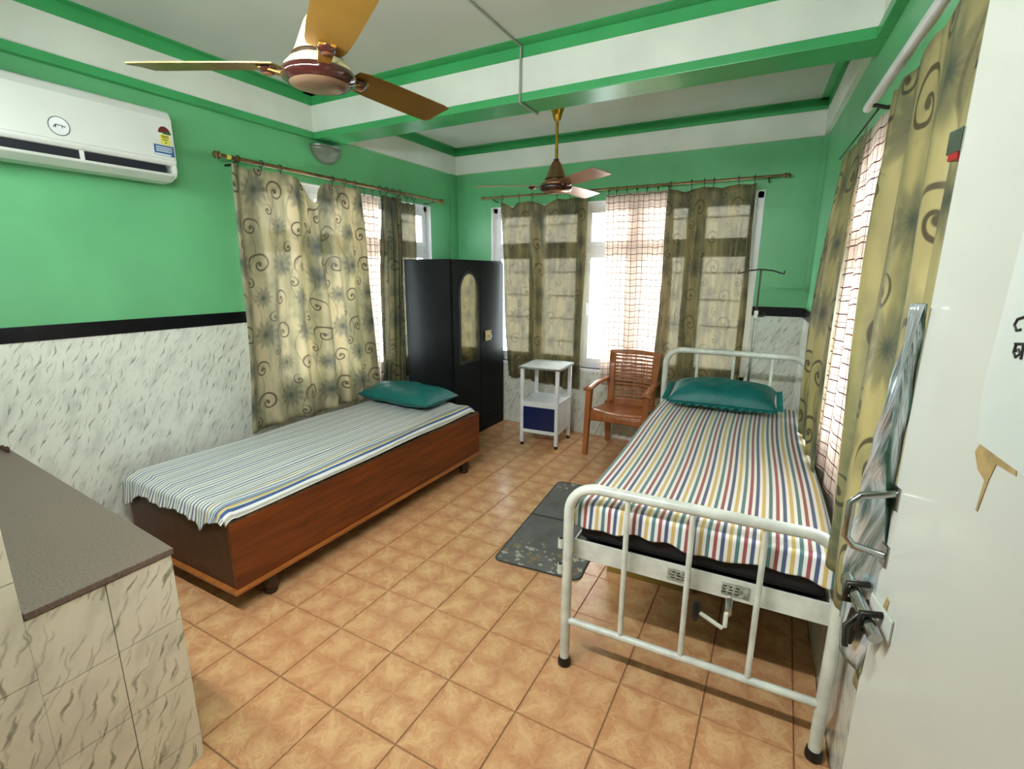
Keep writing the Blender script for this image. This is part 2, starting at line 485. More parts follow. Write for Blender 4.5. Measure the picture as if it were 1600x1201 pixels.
def mk_mat():
    m, bs = newmat('floor_mat_print')
    x, y, z = sep(coord('Object'))
    w = noise(comb(x, y), 7, 2)
    fl = None
    for per, off, R in ((0.092, 0.0, 0.028), (0.070, 0.021, 0.017), (0.05, 0.033, 0.010)):
        ru = (x + off) / per; rv = (y + off) / per; row = flo(rv)
        cu = (fra(ru + row * 0.5) - 0.5) * per; cv = (fra(rv) - 0.5) * per
        rn = white(comb(flo(ru + row * 0.5), row + off * 100))
        th = atan2(cv, cu); r = sqrt(cu * cu + cv * cv)
        a = sstep(r / (R * (0.35 + 0.65 * xabs(sin(th * 2.5 + rn * 6)))), 0.75, 1.0, 1.0, 0.0) * gt(rn, 0.35)
        fl = a if fl is None else xmax(fl, a)
    ends = xmax(sstep(y + w * 0.2, -0.30, -0.22, 1.0, 0.0), xmax(sstep(xabs(y - 0.12 + (x - 0.1) * 0.6), 0.03, 0.09, 1.0, 0.0) * sstep(x, -0.02, 0.08), sstep(y, 0.40, 0.5)))
    col = mixc(sstep(w, 0.3, 0.7), lin((92, 94, 90)), lin((108, 109, 104)))
    pc = mixc(gt(noise(comb(x, y), 11, 1), 0.52), lin((176, 176, 160)), lin((138, 122, 84)))
    setc(bs, mixc(fl * ends, col, pc)); bs.inputs['Roughness'].default_value = 0.75
mk_mat()
plain('mat_border', (62, 64, 62), 0.8)

def mk_glass():
    m, bs = newmat('glass'); nt = m.node_tree
    tp = nt.nodes.new('ShaderNodeBsdfTransparent'); tp.inputs[0].default_value = (0.95, 0.98, 0.98, 1)
    gl = nt.nodes.new('ShaderNodeBsdfGlossy'); gl.inputs['Roughness'].default_value = 0.02
    mx = nt.nodes.new('ShaderNodeMixShader'); mx.inputs[0].default_value = 0.06
    nt.links.new(tp.outputs[0], mx.inputs[1]); nt.links.new(gl.outputs[0], mx.inputs[2]); nt.links.new(mx.outputs[0], nt.nodes['Material Output'].inputs['Surface'])
mk_glass()
m, bs = newmat('mirror'); setc(bs, lin((225, 222, 205))); bs.inputs['Metallic'].default_value = 1.0; bs.inputs['Roughness'].default_value = 0.06
m, bs = newmat('tube_glow'); bs.inputs['Emission Color'].default_value = (0.93, 0.98, 1.0, 1); bs.inputs['Emission Strength'].default_value = 8.0; setc(bs, (0.9, 0.9, 0.9, 1))

# ================================================================== STRUCTURE
T = 0.16
# floor: mortar bed plus single tiles
TX0, TXS, TY0, TYS = 1.930, 0.3125, 1.05, 0.325
fl = struct(MB().box((-T, -0.96, -0.10), (4.0, D + T, -0.004)).build('floor', 'floor_grout'), 'glossy brown ceramic tiled floor')
tm = None
g = 0.0014
for i in range(-7, 7):
    for j in range(-9, 12):
        x0, x1 = TX0 + i * TXS + g, TX0 + (i + 1) * TXS - g; y0, y1 = TY0 + j * TYS + g, TY0 + (j + 1) * TYS - g
        full = x0 >= 0.0 and y1 <= D and x1 <= xr(y1) + 0.05
        if x1 < 0.02 or y0 > D - 0.02 or x0 > xr(y0): continue
        if y0 < -0.80: continue
        cx, cy = TX0 + (i + .5) * TXS, TY0 + (j + .5) * TYS
        if full and tm:
            o = bpy.data.objects.new('tile', tm); COL.objects.link(o)
        else:
            a0, a1 = max(x0, 0.0) - cx, min(x1, max(xr(y1), 3.45)) - cx; b0, b1 = y0 - cy, min(y1, D) - cy
            mb = MB(); e = 0.002
            mb.hexa([(a0, b0, -0.008), (a1, b0, -0.008), (a1, b1, -0.008), (a0, b1, -0.008), (a0 + e, b0 + e, 0), (a1 - e, b0 + e, 0), (a1 - e, b1 - e, 0), (a0 + e, b1 - e, 0)])
            o = mb.build('tile', 'floor_tile')
            if full: tm = o.data
        o.location = (cx, cy, 0); o.parent = fl

# wall builder: vertical sheet with rectangular holes; fn(s, d, z) maps along-wall, depth into room, height
def rects_minus(s0, s1, z0, z1, holes):
    rs = [(s0, s1, z0, z1)]
    for (a, b, c, d) in holes:
        out = []
        for (p, q, r, t) in rs:
            if b <= p or a >= q or d <= r or c >= t: out.append((p, q, r, t)); continue
            if p < a: out.append((p, a, r, t))
            if q > b: out.append((b, q, r, t))
            m0, m1 = max(p, a), min(q, b)
            if r < c: out.append((m0, m1, r, c))
            if t > d: out.append((m0, m1, d, t))
        rs = out
    return rs
def wbox(mb, fn, s0, s1, d0, d1, z0, z1):
    mb.hexa([fn(s0, d0, z0), fn(s1, d0, z0), fn(s1, d1, z0), fn(s0, d1, z0), fn(s0, d0, z1), fn(s1, d0, z1), fn(s1, d1, z1), fn(s0, d1, z1)])
    return mb
FL = lambda s, d, z: (d, s, z)
FB = lambda s, d, z: (s, D - d, z)
FR = lambda s, d, z: (xr(s) - d, s, z)
ZD, ZD2 = 1.373, 1.297
def wall(name, fn, s0, s1, holes, label, dado=True, skip_tiles=None):
    mb = MB()
    for r in rects_minus(s0, s1, -0.1, ZC + 0.1, holes): wbox(mb, fn, r[0], r[1], -T, 0, r[2], r[3])
    w = struct(mb.build(name, 'green_paint'), label)
    if dado:
        th, tw, gg = 0.2162, 0.305, 0.0002
        ns = int((s1 - s0) / tw) + 1
        for i in range(ns):
            a, b = s0 + i * tw, min(s0 + (i + 1) * tw, s1)
            for j in range(6):
                for r in rects_minus(a + gg, b - gg, j * th + gg, (j + 1) * th - gg, holes):
                    if r[1] - r[0] < 0.015 or r[3] - r[2] < 0.015: continue
                    wbox(MB(), fn, r[0], r[1], 0.0005, 0.010, r[2], r[3]).build('tile', 'marble_tile', w)
            for r in rects_minus(a + gg, b - gg, ZD2, ZD, holes):
                if r[1] - r[0] < 0.015: continue
                wbox(MB(), fn, r[0], r[1], 0.0005, 0.014, r[2], r[3]).build('border_tile', 'black_tile', w)
    return w
HL = (2.25, 4.25, 0.70, 2.30); HB = (0.46, 3.06, 0.69, 2.31); HR = (1.15, 3.25, 0.82, 2.16)
wl = wall('wall_left', FL, 0.36, D + T, [HL], 'green painted left wall with marble tiled dado')
wb = wall('wall_back', FB, 0.0, 3.45, [HB], 'green painted back wall with wide window')
wr = wall('wall_right', FR, 0.18, D + T, [HR], 'green painted right wall behind curtains')
# near wall with the opening in which the photographer stands, and a small lobby beyond
nw = MB(); nw.box((-T, 0.20, -0.1), (1.68, 0.352, ZC + 0.1)); nw.box((1.68, 0.20, 2.17), (3.86, 0.352, ZC + 0.1))
nw = struct(nw.build('wall_near', 'green_paint'), 'near wall with the wide entrance opening')
lob = MB(); lob.box((1.52, -0.96, -0.1), (1.68, 0.20, ZC + 0.1)); lob.box((1.52, -0.96, -0.1), (4.0, -0.80, ZC + 0.1)); lob.box((3.86, -0.96, -0.1), (4.0, 0.36, ZC + 0.1))
lob = struct(lob.build('wall_lobby', 'white_plaster'), 'white lobby walls behind the entrance')
# end of near wall, tiled
gg = 0.0015
for j in range(7):
    for (a, b) in ((0.02, 0.19), (0.19, 0.352)):
        z0, z1 = 0.895 - 0.284 + (j - 2) * 0.284, 0.895 + (j - 2) * 0.284
        if z1 < 0.02: continue
        MB().box((1.6805, a + gg, max(z0, 0) + gg), (1.697, b - gg, z1 - gg)).build('tile', 'counter_tile', nw)
# the jamb part in front of y=.2 is the lobby wall face, tiles above sit on it

ce = struct(MB().box((-T, -0.96, ZC), (4.0, D + T, ZC + 0.12)).build('ceiling', 'ceiling_white'), 'white ceiling with green painted margins')
def band(fn, s0, s1, name='band'):
    """white frieze with green stripe above and green moulding below"""
    wbox(MB(), fn, s0, s1, 0, 0.030, 2.668, 2.850).build(name, 'white_plaster', ce)
    wbox(MB(), fn, s0, s1, 0, 0.032, 2.850, ZC).build('stripe', 'green_trim', ce)
def mould(fn, s0, s1, d=0.045, z0=2.622, z1=2.668):
    wbox(MB(), fn, s0, s1, 0, d, z0, z1).build('moulding', 'green_trim', ce, bevel=0.004)
def margin(fn, s0, s1, w=0.085):
    wbox(MB(), fn, s0, s1, 0.0, w, ZC - 0.003, ZC + 0.01).build('margin', 'green_trim', ce)
BY0, BY1 = 2.82, 3.03
band(FL, 0.352, BY0); mould(FL, 0.352, BY0); margin(FL, 0.352, BY0)
band(FL, BY1, D); margin(FL, BY1, D)
band(FB, 0.0, 3.45); margin(FB, 0.0, 3.45)
band(FR, BY1, D); margin(FR, BY1, D)
band(FR, 0.352, BY0); mould(FR, 0.352, BY0); margin(FR, 0.352, BY0)
# cross beam
MB().box((0.0, BY0, 2.622), (xr(BY0), BY1, ZC)).build('cross_beam', 'green_trim', ce, bevel=0.006)
MB().box((0.03, BY0 - 0.004, 2.668), (xr(BY0) - 0.03, BY0 + 0.01, 2.852)).build('band', 'white_plaster', ce)
MB().box((0.03, BY1 - 0.01, 2.668), (xr(BY1) - 0.03, BY1 + 0.004, 2.852)).build('band', 'white_plaster', ce)
MB().box((0.03, BY0 - 0.012, 2.622), (xr(BY0) - 0.03, BY0 + 0.01, 2.668)).build('moulding', 'green_trim', ce, bevel=0.004)
MB().box((0.0, BY0 - 0.085, ZC - 0.003), (xr(BY0), BY0, ZC + 0.01)).build('margin', 'green_trim', ce)
MB().box((0.0, BY1, ZC - 0.003), (xr(BY1), BY1 + 0.085, ZC + 0.01)).build('margin', 'green_trim', ce)
# corner pilasters
MB().box((0, D - 0.11, ZD), (0.025, D, 2.668)).build('pilaster', 'green_paint', wb)
MB().box((3.42, D - 0.04, ZD), (3.46, D, 2.668)).build('pilaster', 'green_paint', wb)

# ------------------------------------------------------------------ windows
def window(name, fn, hole, cols, label, ztr=1.865, grille=True):
    s0, s1, z0, z1 = hole; d0, d1 = -0.11, -0.045
    mb = MB(); fwid = 0.055
    for a, b, c, d in ((s0, s1, z1 - fwid, z1), (s0, s1, z0, z0 + fwid), (s0, s0 + fwid, z0, z1), (s1 - fwid, s1, z0, z1)): wbox(mb, fn, a, b, d0, d1, c, d)
    w = struct(mb.build(name, 'white_upvc', bevel=0.003), label)
    cw = (s1 - s0 - 0.0) / cols
    for i in range(1, cols):
        wbox(MB(), fn, s0 + i * cw - 0.03, s0 + i * cw + 0.03, d0, d1, z0 + fwid, z1 - fwid).build('mullion', 'white_upvc', w, bevel=0.003)
    wbox(MB(), fn, s0 + fwid, s1 - fwid, d0, d1 - 0.004, ztr - 0.03, ztr + 0.03).build('transom', 'white_upvc', w, bevel=0.003)
    for i in range(cols):
        for c, d in ((z0 + fwid, ztr - 0.03), (ztr + 0.03, z1 - fwid)):
            a, b = s0 + i * cw + (0.03 if i else fwid), s0 + (i + 1) * cw - (0.03 if i < cols - 1 else fwid)
            mb = MB(); q = 0.048
            for p in ((a, b, d - q, d), (a, b, c, c + q), (a, a + q, c + q, d - q), (b - q, b, c + q, d - q)): wbox(mb, fn, p[0], p[1], d0 + 0.012, d1 + 0.012, p[2], p[3])
            sh = mb.build('sash', 'white_upvc', w, bevel=0.003)
            wbox(MB(), fn, a + q - 0.005, b - q + 0.005, -0.082, -0.078, c + q - 0.005, d - q + 0.005).build('pane', 'glass', sh)
            if d - c > 0.5:
                wbox(MB(), fn, a + 0.012, a + 0.032, d1 + 0.012, d1 + 0.03, (c + d) / 2 - 0.06, (c + d) / 2 + 0.06).build('handle', 'white_upvc', sh, bevel=0.004)
    wbox(MB(), fn, s0 - 0.02, s1 + 0.02, -0.05, 0.02, z0 - 0.03, z0).build('sill', 'white_upvc', w, bevel=0.004)
    if grille:
        k = 0
        z = z0 + 0.24
        while z < z1 - 0.1:
            wbox(MB(), fn, s0, s1, -0.145, -0.135, z - 0.006, z + 0.006).build('grille_bar', 'white_upvc', w); z += 0.24
    # plastered reveal
    for a, b, c, d in ((s0 - 0.001, s0 + 0.006, z0, z1), (s1 - 0.006, s1 + 0.001, z0, z1), (s0, s1, z1 - 0.006, z1 + 0.001)):
        wbox(MB(), fn, a, b, -0.045, 0.004, c, d).build('reveal', 'white_upvc', w)
    return w
window('window_1', FB, HB, 5, 'wide white framed window in the back wall')
window('window_2', FL, HL, 4, 'white framed window in the left wall')
window('window_3', FR, HR, 4, 'white framed window in the right wall', ztr=1.75)

# ------------------------------------------------------------------ entrance door standing open
dv = Vector((0.18, -0.75, 0)).normalized(); dn = Vector((-0.9724, -0.2334, 0))
def DR(s, o, z):        # s along door from free edge, o out of its visible face
    p = Vector((3.48, 0.97, 0)) + dv * s + dn * o; return (p.x, p.y, z)
def dbox(mb, s0, s1, o0, o1, z0, z1): return wbox(mb, DR, s0, s1, o0, o1, z0, z1)
door = struct(dbox(MB(), 0, 0.77, -0.036, 0, 0.012, 2.16).build('door_1', 'door_paint', bevel=0.004), 'glossy off white entrance door standing open')
hd = MB().tube([DR(0.012, 0.002, 1.292), DR(0.010, 0.05, 1.282), DR(0.008, 0.062, 1.268), DR(0.008, 0.062, 1.205), DR(0.010, 0.05, 1.190), DR(0.012, 0.002, 1.178)], 0.0065, 10).build('handle', 'steel', door, smooth=50)
mb = MB()
for z in (1.285, 1.18): dbox(mb, 0.0, 0.022, 0.0, 0.004, z - 0.02, z + 0.02)
mb.build('handle_plate', 'steel', door, bevel=0.002)
lt = dbox(MB(), -0.004, 0.075, 0.0, 0.004, 1.052, 1.098).build('latch', 'door_paint', door, bevel=0.003)
MB().tube([DR(-0.055, 0.022, 1.092), DR(0.075, 0.022, 1.062)], 0.011, 12).build('bolt', 'steel', lt, smooth=50)
for s_, z_ in ((-0.02, 1.083), (0.045, 1.069)):
    MB().tube([DR(s_, 0.0, z_ + 0.018), DR(s_, 0.034, z_ + 0.016), DR(s_, 0.036, z_ - 0.016), DR(s_, 0.0, z_ - 0.018)], 0.006, 8).build('staple', 'dark_steel', lt, smooth=50)
MB().tube([DR(0.03, 0.03, 1.073), DR(0.035, 0.05, 1.05), DR(0.05, 0.052, 1.02)], 0.005, 8).build('bolt_tongue', 'dark_steel', lt, smooth=50)
MB().tube([DR(-0.012, 0.01, 1.04), DR(-0.012, 0.022, 0.985)], [0.012, 0.007], 8).build('hasp', 'dark_steel', lt, smooth=50)
MB().tube([DR(-0.028, 0.01, 1.04), DR(-0.03, 0.02, 0.98)], [0.010, 0.006], 8).build('hasp', 'dark_steel', lt, smooth=50)
st = dbox(MB(), -0.028, 0.006, -0.02, 0.004, 1.815, 1.848).build('keeper', 'steel', door, bevel=0.002)
dbox(MB(), -0.024, 0.0, -0.018, 0.002, 1.806, 1.815).build('keeper_pad', 'red_plastic', st)
# stain of old glue on the door
tp = [(0.171, 1.424), (0.178, 1.437), (0.195, 1.434), (0.244, 1.428), (0.246, 1.421), (0.212, 1.422), (0.206, 1.400), (0.199, 1.354), (0.196, 1.354), (0.199, 1.396), (0.183, 1.404)]
MB().prism(tp, lambda a, b, t: DR(a, t, b), -0.001, 0.0012).build('stain', 'tan_stain', door)
MB().prism([(0.03, 1.08), (0.042, 1.12), (0.05, 1.118), (0.044, 1.06), (0.034, 1.05)], lambda a, b, t: DR(a, t, b), -0.001, 0.0012).build('stain', 'tan_stain', door)
mb = MB(); pts = [(0.170, 1.70), (0.166, 1.62), (0.160, 1.50), (0.172, 1.437), (0.258, 1.426), (0.40, 1.42), (0.40, 1.70)]
notice = mb.prism(pts, lambda a, b, t: DR(a, t, b), 0.0003, 0.0016).build('paper_notice', 'paper')
tag(notice, 'pale paper notice with handwritten letters stuck on the open door', 'notice')
def stroke(pts, r=0.0016):
    MB().tube([DR(a, 0.0022, b) for a, b in pts], r, 6).build('letter', 'ink', notice)
stroke([(0.203, 1.597), (0.194, 1.594), (0.191, 1.587), (0.196, 1.581), (0.203, 1.583)])
stroke([(0.199, 1.566), (0.216, 1.568)]); stroke([(0.201, 1.566), (0.2, 1.556), (0.2045, 1.551), (0.21, 1.556), (0.206, 1.5605), (0.202, 1.558)])
stroke([(0.2125, 1.567), (0.2135, 1.550)])
stroke([(0.222, 1.597), (0.232, 1.597), (0.228, 1.58)]); stroke([(0.222, 1.567), (0.238, 1.567), (0.233, 1.55), (0.226, 1.556)])

# ------------------------------------------------------------------ counter beside the entrance
ct = thing('tiled_counter', 'built-in counter clad in cream marbled tiles with brown granite top by entrance', 'counter', (0, 0.352, 0))
def cyf(x): return 0.342 + (1.69 - x) * 0.062        # far face
MB().hexa([(0.012, 0.002, 0), (1.676, 0.002, 0), (1.676, cyf(1.676), 0), (0.012, cyf(0.012), 0), (0.012, 0.002, 0.772), (1.676, 0.002, 0.772), (1.676, cyf(1.676), 0.772), (0.012, cyf(0.012), 0.772)]).build('body', 'grout', ct)
for j, (z0, z1) in enumerate(((0.0, 0.100), (0.100, 0.326), (0.326, 0.552), (0.552, 0.778))):
    for a, b in ((0.0, 0.174), (0.174, 0.346)):
        MB().box((1.6765, a + .0012, z0 + .0012), (1.688, b - .0012, z1 - .0012)).build('tile', 'counter_tile', ct)
    for k in range(6):
        xa, xb = 0.014 + k * 0.277 + .0012, 0.014 + (k + 1) * 0.277 - .0012
        MB().hexa([(xa, cyf(xa), z0 + .0012), (xb, cyf(xb), z0 + .0012), (xb, cyf(xb) + 0.01, z0 + .0012), (xa, cyf(xa) + 0.01, z0 + .0012), (xa, cyf(xa), z1 - .0012), (xb, cyf(xb), z1 - .0012), (xb, cyf(xb) + 0.01, z1 - .0012), (xa, cyf(xa) + 0.01, z1 - .0012)]).build('tile', 'counter_tile', ct)
tx = (0.012, 1.692)
MB().hexa([(tx[0], 0.002, 0.780), (tx[1], 0.002, 0.780), (tx[1], cyf(tx[1]) + 0.012, 0.780), (tx[0], cyf(tx[0]) + 0.012, 0.780), (tx[0], 0.002, 0.80), (tx[1], 0.002, 0.80), (tx[1], cyf(tx[1]) + 0.012, 0.80), (tx[0], cyf(tx[0]) + 0.012, 0.80)]).build('granite_top', 'granite', ct, bevel=0.003)
# dark frayed scrap lying at the wall end of the counter
sc = thing('cord_scrap', 'small dark reddish brown frayed scrap at wall end of the counter top', 'scrap', (0.06, 0.352 + cyf(0.06) - 0.012, 0.801))
MB().tube([(-0.035, -0.002, 0.006), (-0.01, 0.006, 0.012), (0.02, 0.002, 0.008), (0.05, 0.006, 0.006), (0.085, 0.0, 0.006)], [0.005, 0.008, 0.006, 0.009, 0.003], 8).build('strand', 'scrap_brown', sc, smooth=60)
MB().tube([(0.0, 0.0, 0.006), (0.03, 0.012, 0.016), (0.055, 0.010, 0.014), (0.07, 0.0, 0.006)], 0.004, 8).build('strand', 'scrap_brown', sc, smooth=60)

# ================================================================== CURTAINS
def rod(name, label, fn, s0, s1, d, z, mat, r=0.013, dz=0.0, finial=True):
    t = thing(name, label, 'curtain rod', fn((s0 + s1) / 2, d, z))
    L = Vector(t.location)
    q = lambda s, dd, zz: tuple(Vector(fn(s, dd, zz)) - L)
    MB().tube([q(s0, d, z), q((s0 + s1) / 2, d, z + dz), q(s1, d, z)], r, 12).build('pole', mat, t, smooth=50)
    for s_, sg in ((s0, -1), (s1, 1)):
        if finial:
            MB().tube([q(s_, d, z), q(s_ + sg * 0.012, d, z), q(s_ + sg * 0.02, d, z), q(s_ + sg * 0.035, d, z), q(s_ + sg * 0.05, d, z)], [r * 1.2, r * 1.9, r * 1.2, r * 1.8, r * 0.4], 12).build('finial', mat, t, smooth=50)
        MB().tube([q(s_ - sg * 0.10, 0.0, z - 0.03), q(s_ - sg * 0.10, d * 0.6, z - 0.03), q(s_ - sg * 0.10, d, z - 0.016)], 0.007, 8).build('bracket', 'dark_steel', t, smooth=50)
    return t
plain('old_brass', (132, 104, 60), 0.42, metal=0.45, var=0.15, scale=14)
plain('rod_white', (196, 202, 200), 0.35, var=0.05, scale=10)
rl = rod('curtain_rod', 'brown brass curtain rod on the left wall above the wooden bed', FL, 2.01, 4.26, 0.12, 2.345, 'old_brass')
MB().tube([tuple(Vector(FL(a, 0.12, 2.345)) - Vector(rl.location)) for a in (2.045, 2.072)], 0.0145, 12).build('yellow_tape', 'sticker_yellow', rl, smooth=50)
rod('curtain_rod', 'brass curtain rod across the back wall above the chair', FB, 0.44, 3.18, 0.10, 2.395, 'old_brass', 0.010)
rr3 = rod('curtain_rod', 'thick pale grey curtain rod on the right wall', FR, 1.0, 2.35, 0.10, 2.235, 'rod_white', 0.016, finial=False)
MB().tube([tuple(Vector(FR(a, 0.07, 2.225)) - Vector(rr3.location)) for a in (2.34, 3.22)], 0.004, 8).build('curtain_wire', 'dark_steel', rr3, smooth=50)

def curtain(name, label, fn, top, bot, zt, zb, off, mat, nf=5, amp=0.03, sag=(), billow=0.0, gather=1.3, phase=0.0, cat='curtain', rings=None, ringz=None, nu=None, group=None, obj_only=False, lean=None, seed=1, uoff=0.0, voff=0.0, zbr=None, ringmat='black_plastic', parent=None):
    rnd = random.Random(seed)
    ph = [rnd.uniform(0, 6.28) for _ in range(5)]
    nu = nu or nf * 14; nv = 44
    width = abs(top[1] - top[0]) * gather
    def fold(u, v):
        w = nf * 2 * PI * (u + 0.035 * math.sin(2 * PI * u + ph[0]) + 0.02 * v * math.sin(4 * PI * u + ph[1])) + phase
        a = amp * (0.35 + 0.65 * sst(0, 0.25, v)) * (0.75 + 0.35 * math.sin(3.3 * u * PI + ph[2]))
        return a * (math.sin(w) + 0.28 * math.sin(2 * w + ph[3] + v)) + 0.25 * amp * math.sin(6 * v + u * 9 + ph[4])
    def P(u, v):
        s = lerp(lerp(top[0], top[1], u), lerp(bot[0], bot[1], u), v ** 1.15)
        zz0 = zt
        for (uc, dp, w_) in sag: zz0 -= dp * math.exp(-((u - uc) / w_) ** 2)
        zz0 -= 0.010 * abs(math.sin(nf * PI * u)) 
        zbb = zb if zbr is None else lerp(zb, zbr, u)
        z = lerp(zz0, zbb + 0.008 * math.sin(u * 17 + ph[1]), v)
        d = off + fold(u, v) + billow * math.sin(PI * min(1, v * 0.9)) + (lean * v if lean else 0)
        s += 0.006 * math.sin(8 * v + 12 * u + ph[2])
        return fn(s, max(d, 0.028), z)
    C0 = Vector(P(0.5, 1.0))
    mb = MB().grid(nu, nv, lambda u, v: Vector(P(u, v)) - C0, lambda u, v: (u * width + uoff, lerp(zt, zb, v) + voff))
    if parent:
        o = mb.build(name, mat, parent, smooth=180, solid=0.0015, loc=tuple(C0 - Vector(parent.location)))
        return o
    t = thing(name, label, cat, tuple(C0), group=group)
    mb.build('cloth', mat, t, smooth=180, solid=0.0015)
    for u in (rings or []):
        p = Vector(P(u, 0.0)) - C0
        rz = (ringz if ringz is not None else zt + 0.03)
        c = Vector(fn(lerp(top[0], top[1], u), off, rz)) - C0
        tang = (Vector(fn(1.0, 0, 0)) - Vector(fn(0.0, 0, 0))).normalized()
        nrm = (Vector(fn(0.0, 1, 0)) - Vector(fn(0.0, 0, 0))).normalized()
        R = 0.0215
        pts = [c + nrm * (R * math.cos(a)) + Vector((0, 0, R * math.sin(a))) for a in [2 * PI * k / 14 for k in range(15)]]
        mb2 = MB().tube(pts, 0.0032, 6, caps=False)
        mb2.tube([c - Vector((0, 0, R)), Vector((p.x, p.y, p.z - 0.012))], 0.003, 6)
        mb2.build('ring', ringmat, t, smooth=60)
    return t

# left wall
curtain('printed_curtain', 'wide printed swirl curtain hanging behind the wooden bed', FL, (2.07, 3.16), (1.99, 3.26), 2.315, 0.545, 0.115, 'curtain_print', 6, 0.034,
        sag=((0.56, 0.155, 0.075), (0.12, 0.01, 0.03)), rings=(0.05, 0.2, 0.33, 0.75, 0.86, 0.96), ringz=2.345, seed=3, gather=1.25)
curtain('sheer_curtain', 'narrow sheer checked curtain strip between printed curtains behind the bed', FL, (3.17, 3.42), (3.20, 3.34), 2.28, 0.56, 0.085, 'sheer_check', 3, 0.012, rings=(0.3, 0.7), ringz=2.345, seed=5, gather=1.2)
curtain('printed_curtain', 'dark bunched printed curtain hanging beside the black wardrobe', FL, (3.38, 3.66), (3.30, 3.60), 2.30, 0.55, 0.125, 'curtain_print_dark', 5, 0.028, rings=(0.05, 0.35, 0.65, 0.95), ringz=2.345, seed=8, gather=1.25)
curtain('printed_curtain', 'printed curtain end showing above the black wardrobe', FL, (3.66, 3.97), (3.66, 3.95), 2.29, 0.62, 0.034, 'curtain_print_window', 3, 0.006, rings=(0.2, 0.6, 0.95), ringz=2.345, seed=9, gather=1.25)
# back wall
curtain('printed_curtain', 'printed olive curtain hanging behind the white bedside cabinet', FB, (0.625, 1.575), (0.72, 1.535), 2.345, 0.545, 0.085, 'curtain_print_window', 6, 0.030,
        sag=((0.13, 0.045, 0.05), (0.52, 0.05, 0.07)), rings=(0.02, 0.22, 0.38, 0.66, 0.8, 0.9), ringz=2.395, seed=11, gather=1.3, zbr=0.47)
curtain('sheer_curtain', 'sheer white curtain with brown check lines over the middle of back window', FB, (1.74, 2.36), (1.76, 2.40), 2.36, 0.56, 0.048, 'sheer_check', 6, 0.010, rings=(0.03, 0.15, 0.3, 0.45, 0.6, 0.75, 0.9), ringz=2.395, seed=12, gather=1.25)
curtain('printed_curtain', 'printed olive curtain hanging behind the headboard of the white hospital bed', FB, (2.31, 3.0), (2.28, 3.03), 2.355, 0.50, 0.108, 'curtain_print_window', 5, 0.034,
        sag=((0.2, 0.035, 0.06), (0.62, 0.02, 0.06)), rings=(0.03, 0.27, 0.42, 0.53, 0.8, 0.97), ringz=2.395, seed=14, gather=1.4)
# right wall
curtain('printed_curtain', 'narrow printed curtain at far end of right wall beside headboard', FR, (2.52, 3.18), (2.50, 3.30), 2.215, 0.765, 0.062, 'curtain_print_olive', 4, 0.020, seed=21, gather=1.3, billow=0.03)
curtain('sheer_curtain', 'sheer checked curtain strip between two printed curtains on right wall', FR, (2.05, 2.72), (1.80, 2.72), 2.215, 0.765, 0.050, 'sheer_check', 4, 0.010, seed=22, gather=1.2)
nc = curtain('printed_curtain', 'large printed curtain with painted light glint low down hanging right behind the open door', FR, (1.02, 2.10), (0.96, 1.66), 2.212, 0.80, 0.075, 'curtain_print_olive', 5, 0.026, seed=23, gather=1.1, lean=0.05)
# glint of light on its lower cloth, painted as an added silvery strip, narrow at the top and wide at the hem
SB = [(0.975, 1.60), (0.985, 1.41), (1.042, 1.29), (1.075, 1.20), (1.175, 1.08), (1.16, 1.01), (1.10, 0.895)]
def glint_surf(u, v):
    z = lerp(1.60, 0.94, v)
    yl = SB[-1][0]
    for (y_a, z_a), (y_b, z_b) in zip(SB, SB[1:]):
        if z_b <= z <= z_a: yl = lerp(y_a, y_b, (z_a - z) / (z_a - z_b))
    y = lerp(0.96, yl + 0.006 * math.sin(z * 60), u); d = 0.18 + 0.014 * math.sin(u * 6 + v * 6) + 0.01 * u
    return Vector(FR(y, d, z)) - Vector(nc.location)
MB().grid(30, 60, glint_surf, lambda u, v: (u * 0.3, lerp(1.60, 0.905, v))).build('glint_strip', 'silver_glint', nc, smooth=180, solid=0.0015)['label'] = 'added silvery green strip painting the light glint on the curtain'

# ================================================================== WARDROBE
wd = thing('wardrobe', 'tall black steel wardrobe with arched mirror in the corner', 'wardrobe', (0.350, 4.20, 0))
WX, WY, WH = 0.285, 0.475, 1.762
MB().box((-WX + 0.01, -WY, 0.10), (WX - 0.025, WY, WH)).build('body', 'black_paint', wd, bevel=0.006)
MB().box((-WX + 0.02, -WY + 0.01, 0.0), (WX - 0.005, WY - 0.01, 0.10)).build('plinth', 'black_paint', wd, bevel=0.004)
MB().box((WX - 0.026, -WY, 0.10), (WX - 0.012, WY, 0.165)).build('bottom_rail', 'black_paint', wd, bevel=0.003)
def arch(y0, y1, z0, z1, n=14):
    r = (y1 - y0) / 2; c = (y0 + y1) / 2; h = z1 - r * 1.25
    return [(y0, z0), (y1, z0)] + [(c + r * math.cos(PI * k / n), h + r * 1.25 * math.sin(PI * k / n)) for k in range(n + 1)]
